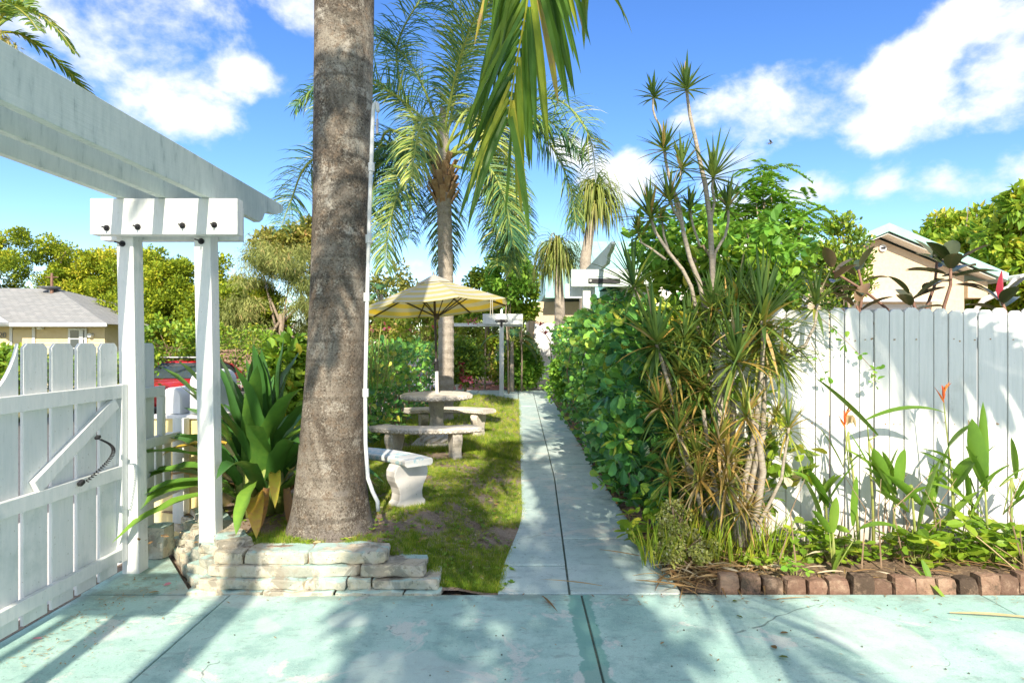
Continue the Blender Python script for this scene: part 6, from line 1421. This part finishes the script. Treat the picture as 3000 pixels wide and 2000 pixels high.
# grape-like leaves under the drooping rosette
t = thing('vine', 'broad-leaved green and orange vine at the foot of the fence beneath the drooping rosette', 'vine', P(2310, 1390, 4.5)[:]); rgn = np.random.default_rng(140); c = Cloud()
fill_clumps(c, rgn, np.array([P(px, py, 4.5) for px, py in ((2270, 1350), (2290, 1390), (2340, 1380), (2390, 1370), (2360, 1330))]), .06, 7, .13, LEAF_ROUND, .55, .2); obj('foliage', c, 'bright_leaf', t, kind='stuff')
stem(S([(2240, 1440), (2290, 1420), (2340, 1405), (2370, 1370)], 4.48), .006, .004, 'bark', t)
c = Cloud(); fill_clumps(c, rgn, np.array([P(2310, 1395, 4.46)]), .04, 5, .09, LEAF_OVAL, .9, .1); obj('dead_leaves', c, 'dry_litter', t, kind='stuff')
# vine twigs with leaflets across the fence
for k, (L, lb) in enumerate((([(2395, 925), (2440, 960), (2480, 1000), (2520, 1040), (2560, 1085), (2565, 1120)], 'thin vine with small bright leaves trailing across the fence'), ([(2375, 1000), (2400, 1050), (2420, 1100)], 'short vine sprig with round leaves near the dracaena tips'))):
    t = thing('vine_sprig', lb, 'vine', P(*L[0], 4.6)[:], 'vine sprigs on the fence'); stem(S(L, 4.62), .003, .002, 'twig', t); c = Cloud()
    fill_clumps(c, rgn, np.array([P(x, y, 4.6) for x, y in L[1:]]), .035, 6, .05, LEAF_ROUND, .6, .15); obj('foliage', c, 'fresh_leaf', t, kind='stuff')
# lime-green succulent shrub
sh = shrub('pale lime green fluffy shrub beside the path corner', P(1985, 1540, 4.45)[:], (.13, .10, .17), 'lime_shrub', 150, 44, .035, 60, .022, LEAF_OVAL, 'lime_shrub', tint=.6)
shrub('second pale lime shrub spreading low in front of the first', P(2010, 1610, 4.32)[:], (.20, .12, .10), 'lime_shrub', 151, 34, .045, 70, .022, LEAF_OVAL, 'lime_shrub', tint=.5)
# tall grass among the dracaena feet, dead leaves and straw
m = MB()
for i in range(380):
    px = rr.uniform(1880, 2300); q = P(px, 1600, rr.uniform(4.25, 4.6)); q.z = .04; m.strip(q, (rr.gauss(0, .3), rr.gauss(-.1, .2), 1), rr.uniform(.15, .42), .014, 5, rr.uniform(.3, 1.6), rr.uniform(.3, .9))
tag(obj('tall_grass', m, 'grass', kind='stuff'), 'tall green grass blades at the foot of the dracaena', 'grass')
m = MB()
for i in range(520):
    x = rr.uniform(.98, 1.75) if rr.random() < .7 else rr.uniform(1.7, 5.5); y = 4.02 + abs(rr.gauss(0, .22)) if rr.random() < .75 else rr.uniform(4.1, 4.7); y = max(y, 4.07 if x > 1.3 else 3.95)
    a = rr.uniform(0, 6.28); m.strip((x, y, bed_z(x, y) + rr.uniform(.01, .07)), (math.cos(a), math.sin(a), rr.uniform(-.1, .35)), rr.uniform(.07, .30), rr.uniform(.006, .022), 4, rr.uniform(.1, .8), rr.uniform(0, 1), roll=rr.uniform(-1, 1))
tag(obj('leaf_litter', m, 'dry_litter', kind='stuff'), 'tangle of dry straw and dead leaves over the bed', 'litter')
m = MB()
for i in range(260):
    y = 4.9 + 9 * rr.random() ** 2; x = right_edge(y) + abs(rr.gauss(.08, .10)) - .06; a = rr.uniform(0, 6.28)
    m.strip((x, y, .02 + rr.random() * .03), (math.cos(a), math.sin(a), .1), rr.uniform(.04, .10), rr.uniform(.02, .04), 4, .5, rr.uniform(0, .6), roll=rr.uniform(-1, 1))
tag(obj('hedge_litter', m, 'dry_litter', kind='stuff'), 'brown fallen leaves along the foot of the hedge', 'litter')
# long dead blades lying over bricks and paving
for k, (a, b, L, w, tn, lb, mt) in enumerate(((P(2790, 1520, 4.3), (.55, -.45, -.52), .75, .030, .75, 'long dry blade bending over the bricks at right', 'dry_litter'), (P(2700, 1640, 4.05), (.02, -.35, -.5), .20, .05, .5, 'green yellow blade drooping over the bricks', 'heliconia'), (Vector((2.55, 3.62, .012)), (1, -.16, .02), .62, .040, .8, 'flat dry frond blade lying on the paving at right', 'dry_litter'),
                                       (P(2850, 1560, 4.3), (.6, -.4, -.4), .6, .02, .7, 'second thin dry blade over the bricks near the right edge', 'dry_litter'), (Vector((0.78, 4.05, .04)), (.75, -.35, .05), .5, .03, .45, 'brown curved blade at the corner of the bed', 'dry_litter'), (Vector((.62, 4.62, .05)), (.8, -.35, .0), .45, .02, .4, 'thin brown stalk lying from the path into the bed', 'dry_litter'), (Vector((0.55, 3.98, .03)), (-1, .25, .05), .42, .02, .65, 'dry blade reaching out over the path edge', 'dry_litter'),
                                       (Vector((2.62, 4.1, .12)), (.25, -.8, -.35), .36, .05, .85, 'bent dry heliconia leaf on the bricks', 'heliconia'), (Vector((1.55, 3.80, .012)), (1, .12, .05), .36, .014, .45, 'thin brown twig on the paving below the bricks', 'dry_litter'), (Vector((.16, 3.86, .014)), (.35, -.95, .02), .24, .018, .1, 'dark curled leaf on the paving in the palm shade', 'dry_litter'))):
    m = MB(); m.strip(a, b, L, w, 8, .12 if a[2] < .06 else .5, tn, fold=.5); tag(obj('dry_blade', m, mt), lb, 'leaf', 'dead blades on the paving')
def scrap(px, py, size, mat, tint, lb, name, grp):
    Y = FPX * CAMH / (py - VY); q = P(px, py, Y); q.z = .008; c = Cloud(); a = rr.uniform(0, 6.28); c.add(LEAF_OVAL, [q[:]], [(math.cos(a), math.sin(a), .12)], [(rr.uniform(-.3, .3), rr.uniform(-.3, .3), 1)], [size], [tint]); tag(obj(name, c, mat), lb, 'leaf', grp)
G = 'leaf scraps on the paving'
for (px, py, s, mt, tn, lb, nm) in ((125, 1872, .05, 'flower_pink', .8, 'pink fallen petal near the gate', 'petal'), (478, 1718, .05, 'flower_pink', .9, 'pink petal by the corner of the stone wall', 'petal'), (470, 1735, .07, 'dry_litter', .45, 'tan fallen leaf by the corner of the stone wall', 'fallen_leaf'), (2285, 1857, .045, 'dry_litter', 0, 'dark red leaf scrap on the right paving', 'fallen_leaf'), (2260, 1893, .05, 'dry_litter', 0, 'dark curled scrap below the red leaf', 'fallen_leaf'),
                                  (2177, 1812, .04, 'olive_leaf', 0, 'small dark leaf on the crack right of centre', 'fallen_leaf'), (2280, 1926, .05, 'olive_leaf', .1, 'grey-green leaf low on the right paving', 'fallen_leaf'), (2160, 1762, .04, 'olive_leaf', 0, 'tiny dark leaf below the first bricks', 'fallen_leaf'), (1935, 1890, .03, 'dry_litter', .4, 'small tan leaf at the shadow edge', 'fallen_leaf')):
    scrap(px, py, s, mt, tn, lb, nm, G)
m = MB()
for i in range(34):
    px = rr.uniform(60, 2900); py = rr.uniform(1760, 1995); Y = FPX * CAMH / (py - VY); q = P(px, py, Y); s = rr.uniform(.002, .006); m.tube([q + Vector((-s, 0, s)), q + Vector((0, 0, s * 1.2)), q + Vector((s, 0, s))], [s * .3, s, s * .3], 6)
tag(obj('seed_litter', m, 'joint_dirt', kind='stuff'), 'small dark seeds and crumbs scattered on the driveway', 'litter')
m = MB()
for i in range(240):
    x = -2.62 + abs(rr.gauss(0, .22)); y = rr.uniform(3.0, 4.2); a = rr.uniform(0, 6.28); m.strip((x, y, .006), (math.cos(a), math.sin(a), .1), rr.uniform(.008, .035), rr.uniform(.004, .012), 2, .1, rr.uniform(.1, .9))
tag(obj('gate_litter', m, 'dry_litter', kind='stuff'), 'tiny dry leaf bits along the foot of the gate', 'litter')
m = MB()
for i in range(900):
    x = rr.uniform(-2.6, -.2); y = rr.uniform(4.15, 7.5); a = rr.uniform(0, 6.28); m.strip((x, y, lawn_z(x, y) + .008), (math.cos(a), math.sin(a), .15), rr.uniform(.01, .06), rr.uniform(.008, .025), 3, .3, rr.uniform(.0, 1), roll=rr.uniform(-.8, .8))
tag(obj('lawn_litter', m, 'dry_litter', kind='stuff'), 'dry leaves and stone chips on the bare soil under the trunk', 'litter')

m = MB()
for i in range(170):
    x = rr.uniform(-2.5, 6) if rr.random() < .5 else rr.uniform(.7, 3.2); y = 3.9 - abs(rr.gauss(0, .10)) if rr.random() < .6 else rr.uniform(2.7, 3.9); a = rr.uniform(0, 6.28)
    m.strip((x, y, .006), (math.cos(a), math.sin(a), .12), rr.uniform(.006, .045), rr.uniform(.003, .012), 2, .15, rr.uniform(0, .8))
tag(obj('driveway_litter', m, 'dry_litter', kind='stuff'), 'bits of dry leaf and bark scattered over the driveway edge', 'litter')
c = Cloud(); rgn = np.random.default_rng(155); n_ = 420                      # creeping weeds in the turf
wx = rgn.uniform(-2.2, -.02, n_); wy = 4.0 + 3.5 * rgn.random(n_) ** 1.6; ok = ~((wx < -.62) & (wy < 4.2)); wx, wy = wx[ok], wy[ok]
for s_ in range(4):
    a_ = rgn.random(len(wx)) * 6.283; c.add(LEAF_OVAL, np.stack([wx, wy, [lawn_z(p_, q_) + .012 for p_, q_ in zip(wx, wy)]], 1), np.stack([np.cos(a_), np.sin(a_), np.full(len(wx), .35)], 1), np.tile([0, 0, 1.0], (len(wx), 1)), rgn.uniform(.018, .045, len(wx)), rgn.uniform(.2, .8, len(wx)))
tag(obj('lawn_weeds', c, 'bright_leaf', kind='stuff'), 'small broad-leaved weeds creeping through the lawn', 'weeds')

# ---------------------------------------------------------------- middle distance
def ponytail(label, px, pyt, pyb, Y, rad, trunk_to, seed):
    rg = random.Random(seed); t = thing('ponytail_palm', label, 'palm tree', (P(*trunk_to, Y).x, Y, 0), 'ponytail palms by the far house'); q = P(px, pyt, Y); m = MB()
    for i in range(420):
        a = rg.uniform(0, 6.28); el = rg.uniform(.1, 1.3); d = Vector((math.cos(a) * math.cos(el), math.sin(a) * math.cos(el), math.sin(el))); m.strip(q + Vector((0, 0, rg.uniform(-.6, 0))), d * .8, rad * rg.uniform(1.3, 2.7), .045, 6, rg.uniform(5, 9), rg.uniform(.1, .9), fold=.2, prof=lambda t_: 1 - .7 * t_)
    obj('foliage', m, 'ponytail', t, kind='stuff'); stem([Vector((P(*trunk_to, Y).x, Y, 0)), P(*trunk_to, Y), q - Vector((0, 0, .1))], .2, .09, 'palm_bark', t, 10)
ponytail('taller ponytail palm with weeping head against the sky', 1745, 555, 700, 15.5, .62, (1715, 760), 1)
ponytail('shorter ponytail palm hanging beside the tall green vine', 1632, 722, 900, 17, .62, (1640, 900), 2)
MG = 'shrubs round the far end of the garden'
for k, (px, py, Y, rx, ry, rz, mt, tn, sz, lb) in enumerate(((1490, 800, 19.5, .75, .6, .75, 'fresh_leaf', .6, .13, 'tall bright green tree above the far arbor'), (1528, 860, 20.3, .45, .5, .9, 'bright_leaf', .5, .13, 'sunlit yellow-green vine beside the white door'), (1420, 860, 21, .6, .5, .8, 'mixed_leaf', .5, .12, 'dark leafy tree left of the far arbor'), (1490, 1030, 21.2, .8, .5, 1.1, 'mixed_leaf', .68, .12, 'bushy vine hanging behind the far arbor post'),
                                                       (1375, 1020, 22.5, 1.0, .5, .9, 'mixed_leaf', .7, .12, 'flowering bush behind the queen palm trunk'), (1230, 960, 19, 1.3, .7, .7, 'mixed_leaf', .7, .13, 'rusty green bougainvillea behind the umbrella pole'), (1120, 945, 21, 1.0, .7, .8, 'autumn_leaf', .25, .14, 'golden bush seen under the left of the umbrella'), (1360, 1060, 17.5, .5, .4, .55, 'mixed_leaf', .35, .10, 'dark green bush around the pink flowers'),
                                                       (1535, 1075, 20.9, .5, .35, .6, 'fresh_leaf', .5, .14, 'low green bush left of the door steps'), (1330, 900, 23, 1.0, .6, .6, 'fresh_leaf', .5, .13, 'far bright bush behind the bougainvillea'), (1450, 1075, 24, .9, .4, .35, 'bright_leaf', .6, .10, 'sunny low bush beyond the red pavers'), (1660, 1110, 13.5, .25, .3, .4, 'fresh_leaf', .6, .09, 'low ferny plant at the foot of the hedge near the door'))):
    q = P(px, py, Y); t = tree(lb, q[:], (rx, ry, rz), (q.x, Y, 0), mt, 160 + k, 52, .26, 80, sz, LEAF_OVAL, .035, 'garden_shrub', 'shrub', MG, lower=-.98, tint=tn, grav=.2, nl=6)
m = MB(); tree_ = thing('crooked_trunk', 'bare crooked tree trunk between the red pavers and far arbor', 'tree', P(1440, 1085, 22)[:])
m.tube([P(1430, 1090, 22), P(1438, 1030, 22), P(1448, 960, 22), P(1465, 900, 22)], [.12, .09, .08, .05], 8).tube([P(1440, 1010, 22), P(1425, 940, 22), P(1410, 900, 22)], [.07, .05, .03], 7).tube([P(1446, 975, 22), P(1480, 940, 22)], [.05, .03], 6); obj('trunk', m, 'bark', tree_, smooth=True)
m = thing('white_railing', 'white picket railing far beyond the red pavers', 'fence', P(1440, 1085, 27)[:])
for k in range(14): a = P(1395 + k * 8, 1090, 27); obj('picket', MB().box(a.x, a.x + .06, 27, 27.03, 0, 1.15), 'trim_white', m)
obj('rail', MB().box(P(1385, 0, 27).x, P(1505, 0, 27).x, 27.031, 27.06, .95, 1.03), 'trim_white', m)
pt = thing('white_planter', 'white square planter beside the queen palm trunk', 'planter', P(1350, 1135, 17.6)[:]); q = P(1350, 1135, 17.8); z_ = .06
obj('pot', MB().loft([[(q.x + a * s, 17.8 + b * s, z) for a, b in ((-1, -1), (1, -1), (1, 1), (-1, 1))] for s, z in ((.10, z_), (.14, .36), (.16, .37), (.16, .42))]), 'trim_white', pt, bevel=.006); obj('soil_top', MB().box(q.x - .13, q.x + .13, 17.67, 17.93, .41, .425), 'bed_soil', pt)
fl = thing('pink_roses', 'cluster of pink flowers beside the white planter', 'flower', P(1362, 1140, 17.2)[:]); c = Cloud(); rgn = np.random.default_rng(180)
fill_clumps(c, rgn, np.array([P(x, y, 17.1) for x, y in ((1346, 1070), (1356, 1080), (1352, 1064), (1362, 1086), (1353, 1100), (1357, 1108), (1372, 1104), (1377, 1112), (1350, 1132))]), .055, 26, .07, LEAF_ROUND, .4, .3); obj('petals', c, 'flower_pink', fl, kind='stuff'); stem([P(1360, 1150, 17.2), P(1362, 1110, 17.15), P(1353, 1075, 17.1)], .01, .006, 'green_stem', fl)
fl = thing('red_flowers', 'scattered red flowers in the bougainvillea under the umbrella', 'flower', P(1240, 960, 18.2)[:]); c = Cloud()
fill_clumps(c, rgn, np.array([P(x, y, 18.2) for x, y in ((1090, 960), (1130, 955), (1380, 935), (1270, 950), (1300, 985), (1210, 975), (1345, 1005), (1395, 940))]), .10, 10, .08, LEAF_ROUND, .2, .3); obj('petals', c, 'flower_pink', fl, kind='stuff'); stem([P(1240, 1000, 18.4), P(1240, 950, 18.4)], .01, .006, 'green_stem', fl)
for k, (px, py, Y, L, lb) in enumerate(((1118, 862, 24, .6, 'small distant palm top left of the umbrella'), (1500, 735, 24, .7, 'small palm tip above the tall green tree'), (1500, 1000, 20.2, .7, 'little palm behind the far arbor post'))):
    t = thing('small_palm', lb, 'palm tree', (P(px, py, Y).x, Y, 0), 'small palms far back'); q = P(px, py, Y); stem([Vector((q.x, Y, 0)), q], .08, .05, 'palm_bark', t)
    for i in range(9):
        m = MB(); frond(m, arch(q, i * 2.4, math.radians(70 - 9 * i), L * 1.7, 2.2), 20, L * .5, .04, .9, .35, .1, 600 + i, rad=.015); obj('frond', m, 'queen_frond', t)
ip = thing('bromeliad', 'small yellow-orange spiky plant at the foot of the hedge', 'plant', P(1612, 1130, 14.5)[:]); m = MB(); q = P(1614, 1125, 14.5)
for i in range(26): a = i * 2.4; m.strip(q, (math.cos(a), math.sin(a), 1.2), rr.uniform(.2, .34), .03, 5, 1.3, rr.uniform(.75, 1))
obj('leaf_blades', m, 'bright_leaf', ip, kind='stuff')
# red ti leaves by the door
ti = thing('ti_plant', 'dark red ti plant leaves beside the white door', 'plant', (P(1590, 1130, 19).x, 19, 0)); m = MB()
for (px, py, n) in ((1582, 955, 6), (1597, 980, 5)):
    for i in range(n): a = i * 2.4; m.strip(P(px, py, 19), (math.cos(a), math.sin(a), .8), .33, .075, 5, 1.1, rr.uniform(0, .6))
obj('leaf_blades', m, 'red_sheath', ti, kind='stuff'); stem([Vector((P(1622, 0, 19).x, 19, 0)), P(1612, 1000, 19), P(1588, 962, 19)], .02, .012, 'bark', ti)
# fine brown seed stalks hanging in front of the door
m = MB()
for i in range(60):
    q = P(rr.uniform(1588, 1612), rr.uniform(1000, 1060), 18.9); m.strip(q, (rr.uniform(-1, .2), 0, .3), rr.uniform(.25, .5), .02, 6, rr.uniform(2, 4), rr.uniform(0, .5))
tag(obj('hanging_stalks', m, 'dry_litter', kind='stuff'), 'brown curling stalks hanging in front of the white door', 'plant')
# a bird
bd = thing('bird', 'tiny dark bird in flight before the big cloud', 'bird', P(2257, 420, 30)[:]); q = P(2257, 420, 30); m = MB(); dx = Vector((.85, .2, .35)).normalized()
m.tube([q - dx * .17, q - dx * .08, q, q + dx * .1, q + dx * .16], [.006, .035, .05, .035, .01], 8); obj('body', m, 'car_grey', bd, smooth=True)
for s in (-1, 1):
    m = MB(); m.strip(q + dx * .05, Vector((-.5, s * .6, -.12 * s + .25)), .30, .12, 5, .2, .3); obj('wing', m, 'car_grey', bd)

for o in bpy.data.objects:
    if '_w' in o: del o['_w']
